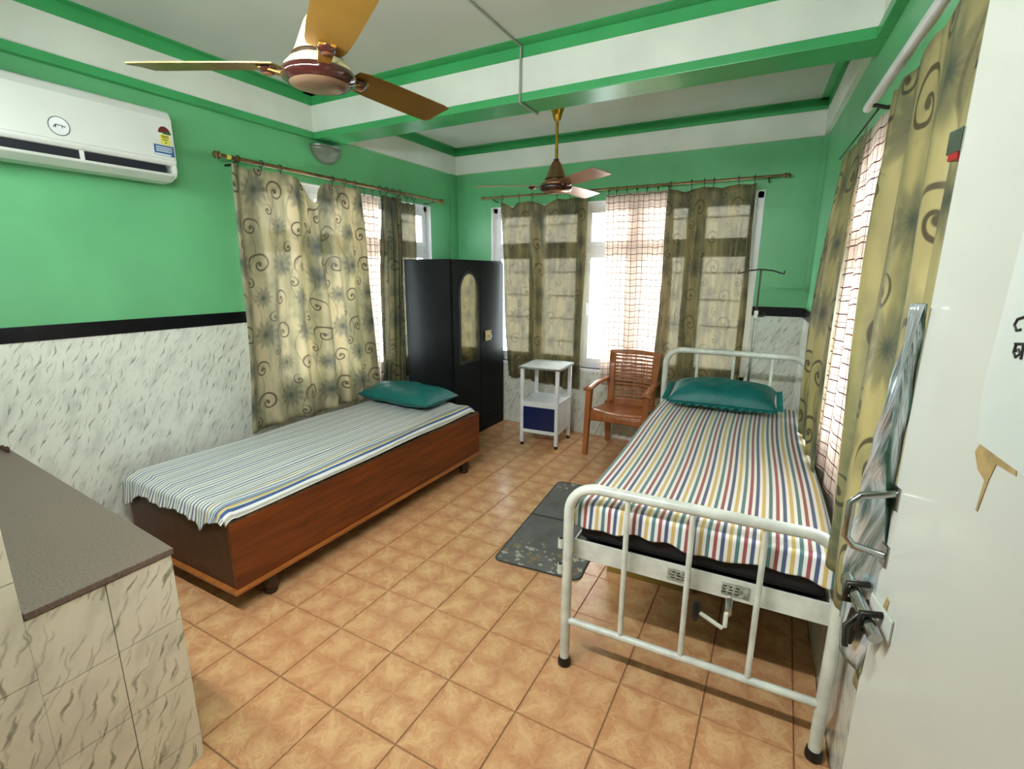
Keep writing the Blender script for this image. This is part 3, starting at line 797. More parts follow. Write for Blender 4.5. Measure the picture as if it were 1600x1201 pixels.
for sg, a, b in ((-1, -WY + 0.012, -0.004), (1, 0.004, WY - 0.012)):
    dr = MB().box((WX - 0.025, a, 0.17), (WX - 0.005, b, WH - 0.02)).build('door', 'black_paint', wd, bevel=0.003)
    if sg == -1:
        f = lambda p, q, t: (t, p, q)
        MB().prism(arch(-0.385, -0.035, 0.775, 1.655), f, WX - 0.006, WX + 0.002).build('mirror_frame', 'black_trim', dr, bevel=0.003)
        MB().prism(arch(-0.355, -0.065, 0.80, 1.63), f, WX + 0.0025, WX + 0.004).build('mirror', 'mirror', dr)
    else:
        MB().box((WX - 0.005, 0.09, 0.955), (WX - 0.001, 0.20, 1.06)).build('lock_plate', 'cream_gold', dr, bevel=0.002)
        MB().tube([(WX, 0.15, 1.005), (WX + 0.03, 0.15, 1.005), (WX + 0.032, 0.12, 1.0)], 0.008, 10).build('handle', 'steel', dr, smooth=50)
        MB().lathe([(0.012, 0), (0.012, 0.006)], (WX, 0.18, 1.04), 12).build('keyhole', 'dark_steel', dr)

# ================================================================== WOODEN BED
bx0, bx1, by0, by1 = 0.17, 1.115, 1.205, 3.395
bd = thing('wooden_bed', 'low wooden box bed with brown varnished panels along the left wall', 'bed', ((bx0 + bx1) / 2, (by0 + by1) / 2, 0))
hx, hy = (bx1 - bx0) / 2, (by1 - by0) / 2
MB().box((hx - 0.022, -hy, 0.135), (hx, hy, 0.478)).build('side_panel', 'bed_wood', bd, bevel=0.003)
MB().box((-hx, -hy, 0.135), (-hx + 0.022, hy, 0.478)).build('side_panel', 'bed_wood', bd, bevel=0.003)
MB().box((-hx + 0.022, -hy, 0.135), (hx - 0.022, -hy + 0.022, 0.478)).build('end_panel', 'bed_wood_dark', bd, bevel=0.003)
MB().box((-hx + 0.022, hy - 0.022, 0.135), (hx - 0.022, hy, 0.478)).build('end_panel', 'bed_wood', bd, bevel=0.003)
MB().box((-hx + 0.022, -hy + 0.022, 0.44), (hx - 0.022, hy - 0.022, 0.478)).build('deck', 'box_edge', bd)
MB().box((hx - 0.03, -hy + 0.0, 0.478), (hx - 0.004, hy - 0.0, 0.487)).build('top_edge', 'box_edge', bd)
MB().box((hx - 0.02, -hy - 0.022, 0.118), (hx + 0.022, hy + 0.016, 0.135)).build('bottom_moulding', 'bed_wood_light', bd, bevel=0.004)
MB().box((-hx, -hy - 0.022, 0.118), (hx - 0.02, -hy + 0.012, 0.135)).build('bottom_moulding', 'bed_wood_light', bd, bevel=0.004)
MB().box((-hx, -hy, 0.112), (hx - 0.02, hy, 0.118)).build('bottom_board', 'foot_wood', bd)
for sx in (-1, 1):
    for sy in (-1, 1):
        MB().lathe([(0.030, 0.0), (0.035, 0.012), (0.027, 0.028), (0.038, 0.045), (0.042, 0.07), (0.034, 0.095), (0.044, 0.112)], (sx * (hx - 0.035), sy * (hy - 0.19), 0), 16).build('foot', 'foot_wood', bd, smooth=50)

# thin mattress and sheet on it
mt = tag(MB().box((-hx + 0.05, -hy + 0.05, 0), (hx - 0.075, hy - 0.06, 0.034)).build('mattress', 'mattress_black', bevel=0.012, loc=(bd.location.x, bd.location.y, 0.488)), 'thin mattress under pinstriped sheet on the wooden bed', 'mattress')
def sheet_l(u, v):
    wb_, lb_ = bx1 - bx0, by1 - by0
    x = lerp(-0.008, wb_ - 0.010, u); z = 0.0
    hang = 0.050 + 0.085 * math.exp(-((u - 0.03) / 0.10) ** 2) + 0.045 * math.exp(-((u - 0.80) / 0.03) ** 2) + 0.010 * math.sin(u * 19) - 0.03 * sst(0.86, 1.0, u)
    rise = 0.024 if u < 0.97 else 0.018
    if v < 0.06:                   # hanging over the near end board
        t = v / 0.06; z = lerp(-hang - 0.03, -0.030, t); y = -0.010 - 0.012 * (1 - t) - 0.010 * (1 - t) * math.sin(u * 33) ** 2
        if u < 0.10: x -= 0.012 * (1 - t)
    elif v < 0.10:
        t = (v - 0.06) / 0.04; z = -0.030 + 0.030 * math.sin(t * PI / 2); y = -0.010 + 0.06 * (1 - math.cos(t * PI / 2))
    else:
        t = (v - 0.10) / 0.90; y = lerp(0.05, lb_ - 0.012, t)
        z -= 0.034 * (1 - sst(0, 0.03, 1 - t))
        z += 0.005 * math.sin(t * 13 + 2 * math.sin(u * 7)) * math.sin(u * 11 + t * 3) + 0.003 * math.sin(u * 37 + t * 5 + math.sin(t * 9))
        z += 0.010 * math.exp(-((t - 0.2) / 0.2) ** 2) * math.sin(u * 5) + 0.004
        x += 0.010 * math.sin(t * 5.0) * u
    if v > 0.06: z -= 0.040 * (1 - sst(0.0, 0.05, 1 - u)) + 0.034 * (1 - sst(0, 0.03, u))
    return (x - wb_ / 2, y - lb_ / 2, z)
sh = MB().grid(70, 130, sheet_l, lambda u, v: (u * 0.935, v * 2.2)).build('bed_sheet', 'pinstripe_sheet', smooth=180, solid=0.003, loc=(bd.location.x, bd.location.y, 0.540))
tag(sh, 'thin grey and white pinstriped sheet spread over the wooden bed', 'bed sheet')

def pillow(name, label, loc, rz, lx, ly, h, tilt=0.0, frill=False, pinch=1.0):
    t = thing(name, label, 'pillow', loc, rz)
    def surf(sgn):
        def fn(u, v):
            a, b = 2 * u - 1, 2 * v - 1
            e = (max(0, 1 - abs(a) ** 4.0) ** 0.55) * (max(0, 1 - abs(b) ** 2.6) ** 0.55)
            cx = a * lx * (1 - 0.05 * (1 - abs(b) ** 2) * abs(a) ** 4); cy = b * ly * (1 - 0.07 * (1 - abs(a) ** 2) * abs(b) ** 4)
            wr = 0.006 * math.sin(a * 6 + b * 4) * e + 0.003 * math.sin(a * 15 - b * 9) * e
            z = h * 0.42 + sgn * h * (0.58 if sgn > 0 else 0.40) * e + wr + tilt * b * ly
            return (cx, cy, z)
        return fn
    uv = lambda u, v: (u, v)
    mb = MB(); mb.grid(40, 28, surf(1), uv); mb.grid(40, 28, lambda u, v: surf(-1)(1 - u, v), uv)
    mb.build('cover', 'teal_satin', t, smooth=180)
    if frill:
        for sg in (-1, 1):
            def fr(u, v):
                b = 2 * u - 1; wv = 0.010 * math.sin(u * 60)
                return (sg * (lx * 0.985 + 0.035 * v), b * ly * 1.0, h * 0.42 + wv * v * 1.2 + tilt * b * ly)
            MB().grid(60, 3, fr, uv).build('frill', 'teal_satin', t, smooth=180, solid=0.002)
        MB().grid(70, 3, lambda u, v: ((2 * u - 1) * lx, -ly * 0.99 - 0.022 * v, h * 0.42 - 0.012 * v + 0.008 * math.sin(u * 80) * v - tilt * ly), uv).build('frill', 'teal_satin', t, smooth=180, solid=0.002)
    return t
pillow('pillow', 'smooth teal pillow lying on the wooden bed', (0.545, 3.155, 0.549), 0.05 - 0.10, 0.385, 0.215, 0.165, tilt=0.0)

# ================================================================== HOSPITAL BED
RB = 0.030
hb = thing('hospital_bed', 'white steel hospital bed with tubular head and foot rails', 'bed', (3.088, 1.70, 0), RB)
hw = 0.462; LEN = 2.035
def endframe(y, zt, zl, bars, nm, mat='bed_white', lower=True):
    R = 0.115; r = 0.0205
    f = lambda a, b: (a, y, b)
    path = [(-hw, y, 0.03), (-hw, y, 0.35)] + [(-hw, y, zt - R)] + arc((-hw + R, zt - R), R, PI, PI / 2, 8, f)[1:] + [(0, y, zt)] + arc((hw - R, zt - R), R, PI / 2, 0, 8, f) + [(hw, y, 0.35), (hw, y, 0.03)]
    fr = MB().tube(path, r, 14).build(nm, mat, hb, smooth=50)
    for sx in (-1, 1):
        MB().lathe([(0.019, 0), (0.027, 0.004), (0.028, 0.02), (0.024, 0.04)], (sx * hw, y, 0), 16).build('rubber_foot', 'black_plastic', hb, smooth=50)
    if lower: MB().tube([(-hw, y, zl), (hw, y, zl)], 0.0145, 12).build('lower_rail', mat, hb, smooth=50)
    for b in bars:
        MB().tube([(b, y, zl if lower else 0.5), (b, y, zt - 0.006)], 0.0105, 10).build('upright_bar', mat, hb, smooth=50)
endframe(0.0, 0.833, 0.222, (-hw * 0.5, 0.0, hw * 0.5), 'foot_frame')
endframe(LEN, 1.098, 0.30, (-hw * 0.52, 0.0, hw * 0.52), 'head_frame')
# bed base: angle frame, end plates and mesh deck
for y in (0.045, LEN - 0.045):
    MB().box((-hw + 0.01, y - 0.004, 0.495), (hw - 0.01, y + 0.004, 0.578)).build('end_plate', 'bed_white', hb, bevel=0.002)
for sx in (-1, 1):
    MB().box((sx * (hw - 0.012) - 0.004, 0.04, 0.515), (sx * (hw - 0.012) + 0.004, LEN - 0.04, 0.572)).build('side_rail', 'bed_white', hb, bevel=0.002)
MB().box((-hw + 0.02, 0.05, 0.556), (hw - 0.02, LEN - 0.05, 0.566)).build('deck', 'dark_steel', hb)
for i, x in enumerate((-0.03, 0.15)):
    o = MB().box((x - 0.045 + i * 0.01, 0.036, 0.515), (x + 0.035 + i * 0.02, 0.0405, 0.56)).build('maker_label', 'bed_label', hb)
    mb = MB()
    for k in range(9): mb.box((x - 0.034 + (k % 3) * 0.021 + 0.002 * (k // 3), 0.0352, 0.522 + (k // 3) * 0.012), (x - 0.018 + (k % 3) * 0.021 - 0.003 * (k % 2), 0.0361, 0.5265 + (k // 3) * 0.012))
    mb.build('lettering', 'ink', o)
cr = MB().tube([(0.145, 0.04, 0.502), (0.145, -0.045, 0.502), (0.14, -0.055, 0.498), (0.14, -0.055, 0.449), (0.132, -0.06, 0.444), (0.045, -0.065, 0.486)], 0.0075, 10).build('crank', 'bed_white', hb, smooth=50)
MB().tube([(0.145, 0.02, 0.502), (0.145, -0.052, 0.502)], 0.013, 12).build('crank_hub', 'steel', cr, smooth=50)
MB().tube([(0.045, -0.062, 0.516), (0.045, -0.062, 0.502), (0.042, -0.062, 0.462), (0.042, -0.062, 0.448)], [0.010, 0.0155, 0.0155, 0.010], 12).build('crank_grip', 'black_plastic', cr, smooth=50)
for z in (0.575, 0.46):
    MB().tube([(-hw - 0.026, -0.012, z - 0.018), (-hw - 0.026, -0.012, z + 0.022)], 0.0125, 12).build('socket', 'bed_white', hb, smooth=50)
    MB().tube([(-hw - 0.026, -0.012, z + 0.0215), (-hw - 0.026, -0.012, z + 0.024)], 0.009, 12).build('socket_hole', 'dark_steel', hb, smooth=50)

BM = Matrix.Rotation(RB, 4, 'Z'); BM.translation = hb.location
def onbed(x, y, z): return tuple(BM @ Vector((x, y, z)))
ma = MB().box((-hw + 0.03, 0.056, 0), (hw - 0.03, LEN - 0.045, 0.145)).build('mattress', 'mattress_black', bevel=0.025, loc=onbed(0, 0, 0.578)); ma.rotation_euler = (0, 0, RB)
tag(ma, 'black foam mattress under the striped sheet on the hospital bed', 'mattress')
def sheet_r(u, v):
    hwid = hw - 0.002; x = lerp(-hwid, hwid, u)
    low = 0.092 + 0.010 * math.sin(u * 14) + 0.005 * math.sin(u * 41)
    if v < 0.10:                     # hanging over the foot end
        t = v / 0.10; z = lerp(-low, -0.022, t); y = 0.040 - 0.010 * (1 - t) + 0.005 * math.sin(u * 50) * (1 - t)
    elif v < 0.14:
        t = (v - 0.10) / 0.04; z = -0.022 + 0.022 * math.sin(t * PI / 2); y = 0.040 + 0.026 * (1 - math.cos(t * PI / 2))
    else:
        t = (v - 0.14) / 0.86; z = 0.0; y = lerp(0.066, LEN - 0.035, t)
    e = 0.05 * (1 - sst(0, 0.03, u)) + 0.055 * (1 - sst(0, 0.035, 1 - u))
    z -= e * (1 if v > 0.1 else v / 0.1)
    if v > 0.14: z += 0.004 * math.sin(t * 9 + 3 * u) * math.sin(u * 6) + 0.0015 * math.sin(u * 31 + 6 * t); x += 0.006 * math.sin(t * 7)
    return (x, y, z)
s2 = MB().grid(120, 120, sheet_r, lambda u, v: (u * 0.95 + 0.05, v * 2.1)).build('bed_sheet', 'striped_sheet', smooth=180, solid=0.003, loc=onbed(0, 0, 0.744)); s2.rotation_euler = (0, 0, RB)
tag(s2, 'bold multicoloured striped sheet spread over the hospital bed', 'bed sheet')
pillow('pillow', 'teal pillow with frilled edges at head of the hospital bed', onbed(-0.045, LEN - 0.22, 0.766), RB + 0.01, 0.335, 0.165, 0.17, tilt=0.16, frill=True)

# drip stand behind the headboard
p = onbed(0.105, LEN + 0.075, 0)
iv = thing('drip_stand', 'thin grey drip stand with curved hook bar behind hospital bed headboard', 'drip stand', p, RB)
MB().tube([(0, 0, 0.3), (0, 0, 1.385)], 0.0095, 12).build('outer_pole', 'steel', iv, smooth=50)
MB().tube([(0, 0, 1.38), (0, 0, 1.672)], 0.006, 10).build('inner_pole', 'dark_steel', iv, smooth=50)
MB().tube([(-0.135, 0, 1.665), (-0.14, 0, 1.645), (-0.125, 0, 1.648), (-0.07, 0, 1.666), (0, 0, 1.673), (0.07, 0, 1.666), (0.125, 0, 1.648), (0.14, 0, 1.645), (0.142, 0, 1.665)], 0.0048, 8).build('hook_bar', 'dark_steel', iv, smooth=60)
MB().tube([(0.0, 0, 1.36), (0.04, -0.01, 1.36), (0.055, -0.01, 1.375)], [0.008, 0.008, 0.014], 10).build('clamp_knob', 'dark_steel', iv, smooth=50)
mb = MB().lathe([(0.014, 0), (0.014, 0.05)], (0, 0, 1.345), 12)
mb.build('collar', 'bed_white', iv, smooth=50)
for k in range(4):
    a = PI / 4 + k * PI / 2
    MB().tube([(0, 0, 0.32), (0.10 * math.cos(a), 0.10 * math.sin(a), 0.16), (0.22 * math.cos(a), 0.22 * math.sin(a), 0.012)], 0.011, 10).build('leg', 'bed_white', iv, smooth=50)

# ================================================================== BEDSIDE CABINET
cb = thing('bedside_cabinet', 'small white steel bedside cabinet with dark blue door', 'cabinet', (1.345, 4.262, 0), 0.07)
cw2, cd2 = 0.192, 0.20
for sx in (-1, 1):
    for sy in (-1, 1):
        x, y = sx * (cw2 - 0.016), sy * (cd2 - 0.016)
        MB().box((x - 0.016, y - 0.016, 0.03), (x + 0.016, y + 0.016, 0.765)).build('leg', 'cabinet_white', cb, bevel=0.003)
        MB().lathe([(0.015, 0), (0.018, 0.03)], (x, y, 0), 10).build('foot', 'black_plastic', cb)
MB().box((-cw2 - 0.012, -cd2 - 0.012, 0.765), (cw2 + 0.012, cd2 + 0.012, 0.778)).build('top', 'cabinet_white', cb, bevel=0.002)
mb = MB()
for sx in (-1, 1): mb.box((sx * (cw2 + 0.012) - 0.003, -cd2 - 0.014, 0.762), (sx * (cw2 + 0.012) + 0.003, cd2 + 0.014, 0.785))
mb.box((-cw2 - 0.012, -cd2 - 0.015, 0.762), (cw2 + 0.012, -cd2 - 0.010, 0.782)); mb.box((-cw2 - 0.012, cd2 + 0.010, 0.762), (cw2 + 0.012, cd2 + 0.015, 0.785))
mb.build('top_rim', 'steel', cb, bevel=0.002)
MB().box((-cw2 + 0.004, -cd2 + 0.01, 0.135), (cw2 - 0.004, cd2 - 0.004, 0.435)).build('box', 'cabinet_white', cb, bevel=0.003)
MB().box((-cw2 - 0.002, -cd2 + 0.002, 0.433), (cw2 + 0.002, cd2, 0.447)).build('shelf', 'cabinet_white', cb, bevel=0.003)
MB().box((-cw2 + 0.03, -cd2 + 0.002, 0.395), (cw2 - 0.03, -cd2 + 0.012, 0.434)).build('door_rail', 'cabinet_white', cb, bevel=0.002)
MB().box((-cw2 + 0.03, -cd2 + 0.002, 0.134), (cw2 - 0.03, -cd2 + 0.012, 0.168)).build('door_rail', 'cabinet_white', cb, bevel=0.002)
MB().box((-cw2 + 0.034, -cd2 + 0.001, 0.170), (cw2 - 0.034, -cd2 + 0.013, 0.393)).build('door', 'cabinet_blue', cb, bevel=0.002)

# ================================================================== CHAIR
chr_ = thing('armchair', 'brown plastic armchair with slatted back between cabinet and hospital bed', 'chair', (2.105, 4.335, 0), -0.05)
# local: front toward -y
def leg(x0, y0, x1, y1, z1, w0, w1, nm='leg', d0=None, d1=None):
    d0 = d0 or w0; d1 = d1 or w1
    p = []
    for (x, y, z, w, d) in ((x0, y0, 0.0, w0, d0), (x1, y1, z1, w1, d1)):
        p += [(x - w, y - d, z), (x + w, y - d, z), (x + w, y + d, z), (x - w, y + d, z)]
    return MB().hexa(p).build(nm, 'chair_plastic', chr_, bevel=0.006)
for sx in (-1, 1):
    leg(sx * 0.272, -0.245, sx * 0.262, -0.215, 0.625, 0.021, 0.026, d0=0.02, d1=0.032)
    leg(sx * 0.235, 0.245, sx * 0.215, 0.155, 0.44, 0.020, 0.028, d0=0.022, d1=0.035)
    # armrest: broad curved top sloping back into the backrest
    def af(u, v, sx=sx):
        y = lerp(-0.262, 0.165, v); w = lerp(0.037, 0.020, v); cxx = sx * lerp(0.266, 0.238, v); z = 0.628 + 0.022 * math.sin(PI * min(1, v * 1.15) * 0.8) + 0.02 * v
        return (cxx + (2 * u - 1) * w, y, z - 0.012 * (2 * u - 1) ** 2)
    MB().grid(6, 14, af, lambda u, v: (u, v)).build('armrest', 'chair_plastic', chr_, smooth=60, solid=0.024)
def seat(u, v):
    a = 2 * u - 1; y = lerp(-0.235, 0.20, v); w = lerp(0.245, 0.225, v)
    z = 0.432 - 0.02 * math.sin(PI * v) * (1 - a * a) - 0.035 * (1 - sst(0, 0.10, v)) * 1.0 - 0.02 * v
    y -= 0.02 * (1 - a * a) * (1 - v)
    return (a * w, y, z)
MB().grid(20, 18, seat, lambda u, v: (u, v)).build('seat', 'chair_plastic', chr_, smooth=70, solid=0.014)
MB().grid(20, 4, lambda u, v: ((2 * u - 1) * 0.245, -0.237 - 0.02 * (1 - (2 * u - 1) ** 2) + 0.012 * v, 0.40 - lerp(0.0, 0.055 - 0.018 * (2 * u - 1) ** 4 * -1, v)), lambda u, v: (u, v)).build('apron', 'chair_plastic', chr_, smooth=60, solid=0.012)
for sx in (-1, 1):
    MB().hexa([(sx * 0.24 - 0.01, -0.22, 0.355), (sx * 0.24 + 0.01, -0.22, 0.355), (sx * 0.22 + 0.01, 0.18, 0.36), (sx * 0.22 - 0.01, 0.18, 0.36), (sx * 0.24 - 0.01, -0.22, 0.41), (sx * 0.24 + 0.01, -0.22, 0.41), (sx * 0.22 + 0.01, 0.18, 0.41), (sx * 0.22 - 0.01, 0.18, 0.41)]).build('apron', 'chair_plastic', chr_, bevel=0.004)
def bk(a, z):      # backrest sheet: a in -1..1 across, z height
    t = (z - 0.40) / 0.53
    return Vector((a * lerp(0.212, 0.230, t), 0.185 + 0.075 * t - 0.035 * (1 - a * a) * -1 - 0.03, z))
def bpatch(nm, a0, a1, z0, z1, n=10, th=0.014, zt=None):
    MB().grid(n, 4, lambda u, v: bk(lerp(a0, a1, u), lerp(z0, z1 + (zt(lerp(a0, a1, u)) if zt else 0), v)), lambda u, v: (u, v)).build(nm, 'chair_plastic', chr_, smooth=70, solid=th)
bpatch('back_stile', -1.06, -0.80, 0.38, 0.895, 4, 0.022); bpatch('back_stile', 0.80, 1.06, 0.38, 0.895, 4, 0.022)
bpatch('top_rail', -1.06, 1.06, 0.893, 0.925, 16, 0.022, lambda a: 0.012 * (1 - a * a))
bpatch('bottom_rail', -0.82, 0.82, 0.395, 0.485, 12, 0.014)
NS = 12
for k in range(NS):
    z0 = 0.500 + k * 0.0333
    bpatch('slat', -0.82, 0.82, z0, z0 + 0.0185, 12, 0.010)
for a in (-0.42, 0.0, 0.42): bpatch('back_rib', a - 0.014, a + 0.014, 0.48, 0.90, 2, 0.007)

# ================================================================== FLOOR MAT, CARTON
mm = thing('floor_mat', 'grey floor mat with pale flower print beside the hospital bed', 'mat', (2.165, 2.835, 0.0005), 0.085)
def rrect(a, b, r, n=6):
    pts = []
    for cx, cy, s in ((a - r, b - r, 0), (-a + r, b - r, PI / 2), (-a + r, -b + r, PI), (a - r, -b + r, 1.5 * PI)):
        pts += [(cx + r * math.cos(s + PI / 2 * k / n), cy + r * math.sin(s + PI / 2 * k / n)) for k in range(n + 1)]
    return pts
MB().prism(rrect(0.255, 0.60, 0.04), lambda a, b, t: (a, b, t), 0.0, 0.006).build('rug_field', 'floor_mat_print', mm)
mb = MB(); pr = rrect(0.258, 0.603, 0.043); mb.tube([(a, b, 0.0045) for a, b in pr + pr[:1]], 0.0048, 8); mb.build('binding', 'mat_border', mm, smooth=60)
MB().box((-0.25, -0.004, 0.0055), (0.25, 0.012, 0.0085)).build('fold_crease', 'mat_border', mm, bevel=0.001)
cx_ = thing('carton', 'olive brown cardboard carton standing under the hospital bed', 'box', (2.80, 2.60, 0), 0.03)
MB().box((-0.23, -0.165, 0), (0.23, 0.165, 0.30)).build('carton_body', 'carton', cx_, bevel=0.004)
MB().box((-0.232, -0.167, 0.235), (0.232, 0.167, 0.302)).build('lid', 'carton', cx_, bevel=0.004)
MB().box((-0.04, -0.168, 0.15), (0.04, 0.168, 0.3035)).build('tape', 'tan_stain', cx_)

# ================================================================== CEILING FANS
def fan(label, loc, ztop, ang, R, blade_mat, body_mat, dz, trim='fan_maroon'):
    t = thing('ceiling_fan', label, 'fan', loc)
    H = ztop - loc[2]
    MB().lathe([(0.0, 0.0), (0.06, 0.002), (0.090, 0.012), (0.094, 0.018)], n=32).build('bottom_cover', 'fan_bottom' if body_mat == 'cream_gold' else 'fan_copper', t, smooth=60)
    MB().lathe([(0.092, 0.012), (0.108, 0.022), (0.112, 0.034), (0.108, 0.046), (0.098, 0.050)], n=32, caps=False).build('trim_ring', trim, t, smooth=60)
    MB().lathe([(0.098, 0.048), (0.100, 0.058), (0.085, 0.075), (0.070, 0.082), (0.072, 0.095), (0.066, 0.105), (0.048, 0.15), (0.034, 0.185), (0.024, 0.20)], n=32).build('motor_housing', body_mat, t, smooth=50)
    MB().lathe([(0.071, 0.083), (0.076, 0.089), (0.071, 0.096)], n=32, caps=False).build('housing_ring', 'foot_wood', t, smooth=50)
    MB().lathe([(0.018, 0.195), (0.018, 0.215), (0.011, 0.218)], n=16).build('rod_collar', 'foot_wood', t, smooth=50)
    MB().tube([(0, 0, 0.20), (0, 0, H - 0.16)], 0.0105, 12).build('down_rod', 'brass', t, smooth=50)
    hc = H - 0.30
    MB().lathe([(0.020, hc), (0.024, hc + 0.01), (0.030, hc + 0.03), (0.046, hc + 0.075), (0.052, hc + 0.085), (0.05, hc + 0.092)], n=24).build('canopy', 'brass', t, smooth=50)
    MB().tube([(0, 0, H - 0.2), (0, 0, H)], 0.008, 10).build('hanger', 'dark_steel', t, smooth=50)
    MB().tube([(0.02, 0, hc + 0.09), (0.035, 0, hc + 0.14), (0.028, 0, H - 0.06), (0.03, 0, H)], 0.0025, 6).build('wire', 'black_plastic', t, smooth=50)
    for k in range(3):
        a = math.radians(ang + 120 * k); ca, sa = math.cos(a), math.sin(a)
        def bf(r, w, z): return (ca * r - sa * w, sa * r + ca * w, z)
        arm = MB().hexa([bf(0.095, -0.018, 0.036), bf(0.185, -0.024, dz - 0.010), bf(0.185, 0.024, dz - 0.010), bf(0.095, 0.018, 0.036), bf(0.095, -0.018, 0.042), bf(0.185, -0.024, dz - 0.004), bf(0.185, 0.024, dz - 0.004), bf(0.095, 0.018, 0.042)]).build('blade_arm', blade_mat, t, bevel=0.002)
        mb = MB(); c0 = bf(0.160, 0, dz - 0.018)
        mb.lathe([(0.0, -0.006), (0.018, -0.004), (0.025, 0.002), (0.027, 0.012)], c0, 16).build('arm_boss', trim, arm, smooth=50)
        MB().lathe([(0.0, -0.0075), (0.014, -0.0068), (0.0165, -0.0045)], c0, 16).build('boss_cap', 'fan_copper', arm, smooth=50)
        prof = [(0.125, 0.048), (0.16, 0.056), (0.25, 0.062), (0.42, 0.066), (R - 0.05, 0.068), (R - 0.012, 0.064)]
        tw = -math.tan(math.radians(11))
        top, bot = [], []
        up = [bf(r, w, dz + w * tw) for r, w in prof] + [bf(R, 0.045, dz + 0.045 * tw)]
        dn = [bf(r, -w, dz - w * tw) for r, w in prof] + [bf(R - 0.035, -0.058, dz - 0.058 * tw)]
        mb = MB(); n = len(up)
        mb.v = up + dn; mb.f = [(i, i + 1, n + i + 1, n + i) for i in range(n - 1)]
        mb.build('blade', blade_mat, t, solid=0.003)
    return t
plain('blade_gold', (158, 118, 44), 0.34, metal=0.55, var=0.04)
plain('blade_copper', (170, 116, 84), 0.32, metal=0.45, var=0.04)
fan('gold ceiling fan with cream motor hanging nearest, above wooden bed end', (1.936, 1.205, 2.20), ZC, 87, 0.575, 'blade_gold', 'cream_gold', 0.068)
fan('smaller looking copper bladed ceiling fan hanging in front of back window', (1.847, 3.241, 2.17), ZC, 83, 0.56, 'blade_copper', 'fan_copper', 0.050)

# ================================================================== AIR CONDITIONER
ac = thing('air_conditioner', 'white split air conditioner mounted on the left wall', 'air conditioner', (0.0, 1.262, 2.13))
AL = 0.428
prof = [(0.0, 0.03), (0.0, 0.372), (0.03, 0.376), (0.15, 0.376), (0.195, 0.362), (0.215, 0.325), (0.218, 0.10), (0.205, 0.085), (0.10, 0.075), (0.10, 0.03)]
fx = lambda a, b, t: (a, t, b)
MB().prism(prof, fx, -AL, AL).build('casing', 'ac_white', ac, bevel=0.006)
MB().prism([(0.212, 0.105), (0.222, 0.115), (0.222, 0.32), (0.205, 0.355), (0.20, 0.35)], fx, -AL + 0.004, AL - 0.004).build('front_panel', 'ac_white', ac, bevel=0.003)
MB().box((0.06, -AL + 0.03, 0.045), (0.196, AL - 0.05, 0.085)).build('outlet', 'ac_dark', ac)
MB().prism([(0.07, 0.0), (0.15, 0.004), (0.205, 0.030), (0.212, 0.042), (0.196, 0.040), (0.145, 0.018), (0.07, 0.015)], fx, -AL + 0.02, AL - 0.02).build('lower_flap', 'ac_white', ac, bevel=0.003)
for sy in (-1, 1):
    MB().prism([(0.0, 0.03), (0.0, 0.09), (0.21, 0.09), (0.214, 0.06), (0.20, 0.03), (0.14, 0.006), (0.07, 0.002)], fx, sy * AL, sy * (AL - 0.018)).build('end_cap', 'ac_white', ac, bevel=0.004)
for k in range(11):
    y = -AL + 0.07 + k * 0.072
    MB().hexa([(0.10, y - 0.001, 0.046), (0.19, y + 0.006, 0.046), (0.19, y + 0.009, 0.046), (0.10, y + 0.002, 0.046), (0.10, y - 0.001, 0.083), (0.19, y + 0.006, 0.083), (0.19, y + 0.009, 0.083), (0.10, y + 0.002, 0.083)]).build('vane', 'ac_grey', ac)
MB().box((0.17, -0.012, 0.036), (0.208, 0.004, 0.085)).build('flap_support', 'ac_white', ac, bevel=0.002)
# round badge with a little leaping mark, energy stickers
def acp(y, z, t=0.0): return (0.2222 + t, y, z)
def ring2(cy, cz, ry, rz_, w, nm, mat, par):
    return MB().tube([acp(cy + ry * math.cos(a), cz + rz_ * math.sin(a), 0.0006) for a in [2 * PI * k / 36 for k in range(37)]], w, 6, caps=False).build(nm, mat, par, smooth=60)
bdg = MB().prism([(-0.083 + 0.040 * math.cos(a), 0.172 + 0.040 * math.sin(a)) for a in [2 * PI * k / 36 for k in range(36)]], lambda a, b, t: acp(a, b, t), 0, 0.0008).build('badge', 'sticker_white', ac)
ring2(-0.083, 0.172, 0.040, 0.040, 0.0016, 'badge_ring', 'dark_steel', bdg)
MB().tube([acp(-0.106, 0.164, 0.0012), acp(-0.101, 0.171, 0.0012), acp(-0.094, 0.178, 0.0012), acp(-0.084, 0.175, 0.0012), acp(-0.074, 0.176, 0.0012), acp(-0.062, 0.171, 0.0012), acp(-0.060, 0.176, 0.0012)], 0.0018, 6).build('badge_mark', 'dark_steel', bdg)
MB().tube([acp(-0.094, 0.177, 0.0012), acp(-0.099, 0.163, 0.0012)], 0.0014, 6).build('badge_mark', 'dark_steel', bdg)
MB().tube([acp(-0.07, 0.174, 0.0012), acp(-0.073, 0.164, 0.0012)], 0.0014, 6).build('badge_mark', 'dark_steel', bdg)
st = MB().box((0.2222, 0.355, 0.185), (0.223, 0.405, 0.238)).build('energy_sticker', 'sticker_yellow', ac)
MB().prism([(0.38 + 0.031 * math.cos(a), 0.245 + 0.034 * math.sin(a)) for a in [PI * k / 14 for k in range(15)]] + [(0.36, 0.24), (0.365, 0.262), (0.38, 0.268), (0.395, 0.26)][::-1][:0], lambda a, b, t: acp(a, b, t), 0.0, 0.001).build('dial', 'sticker_maroon', st)
MB().box((0.2222, 0.372, 0.240), (0.2235, 0.412, 0.252)).build('dial_band', 'sticker_green', st)
mb = MB()
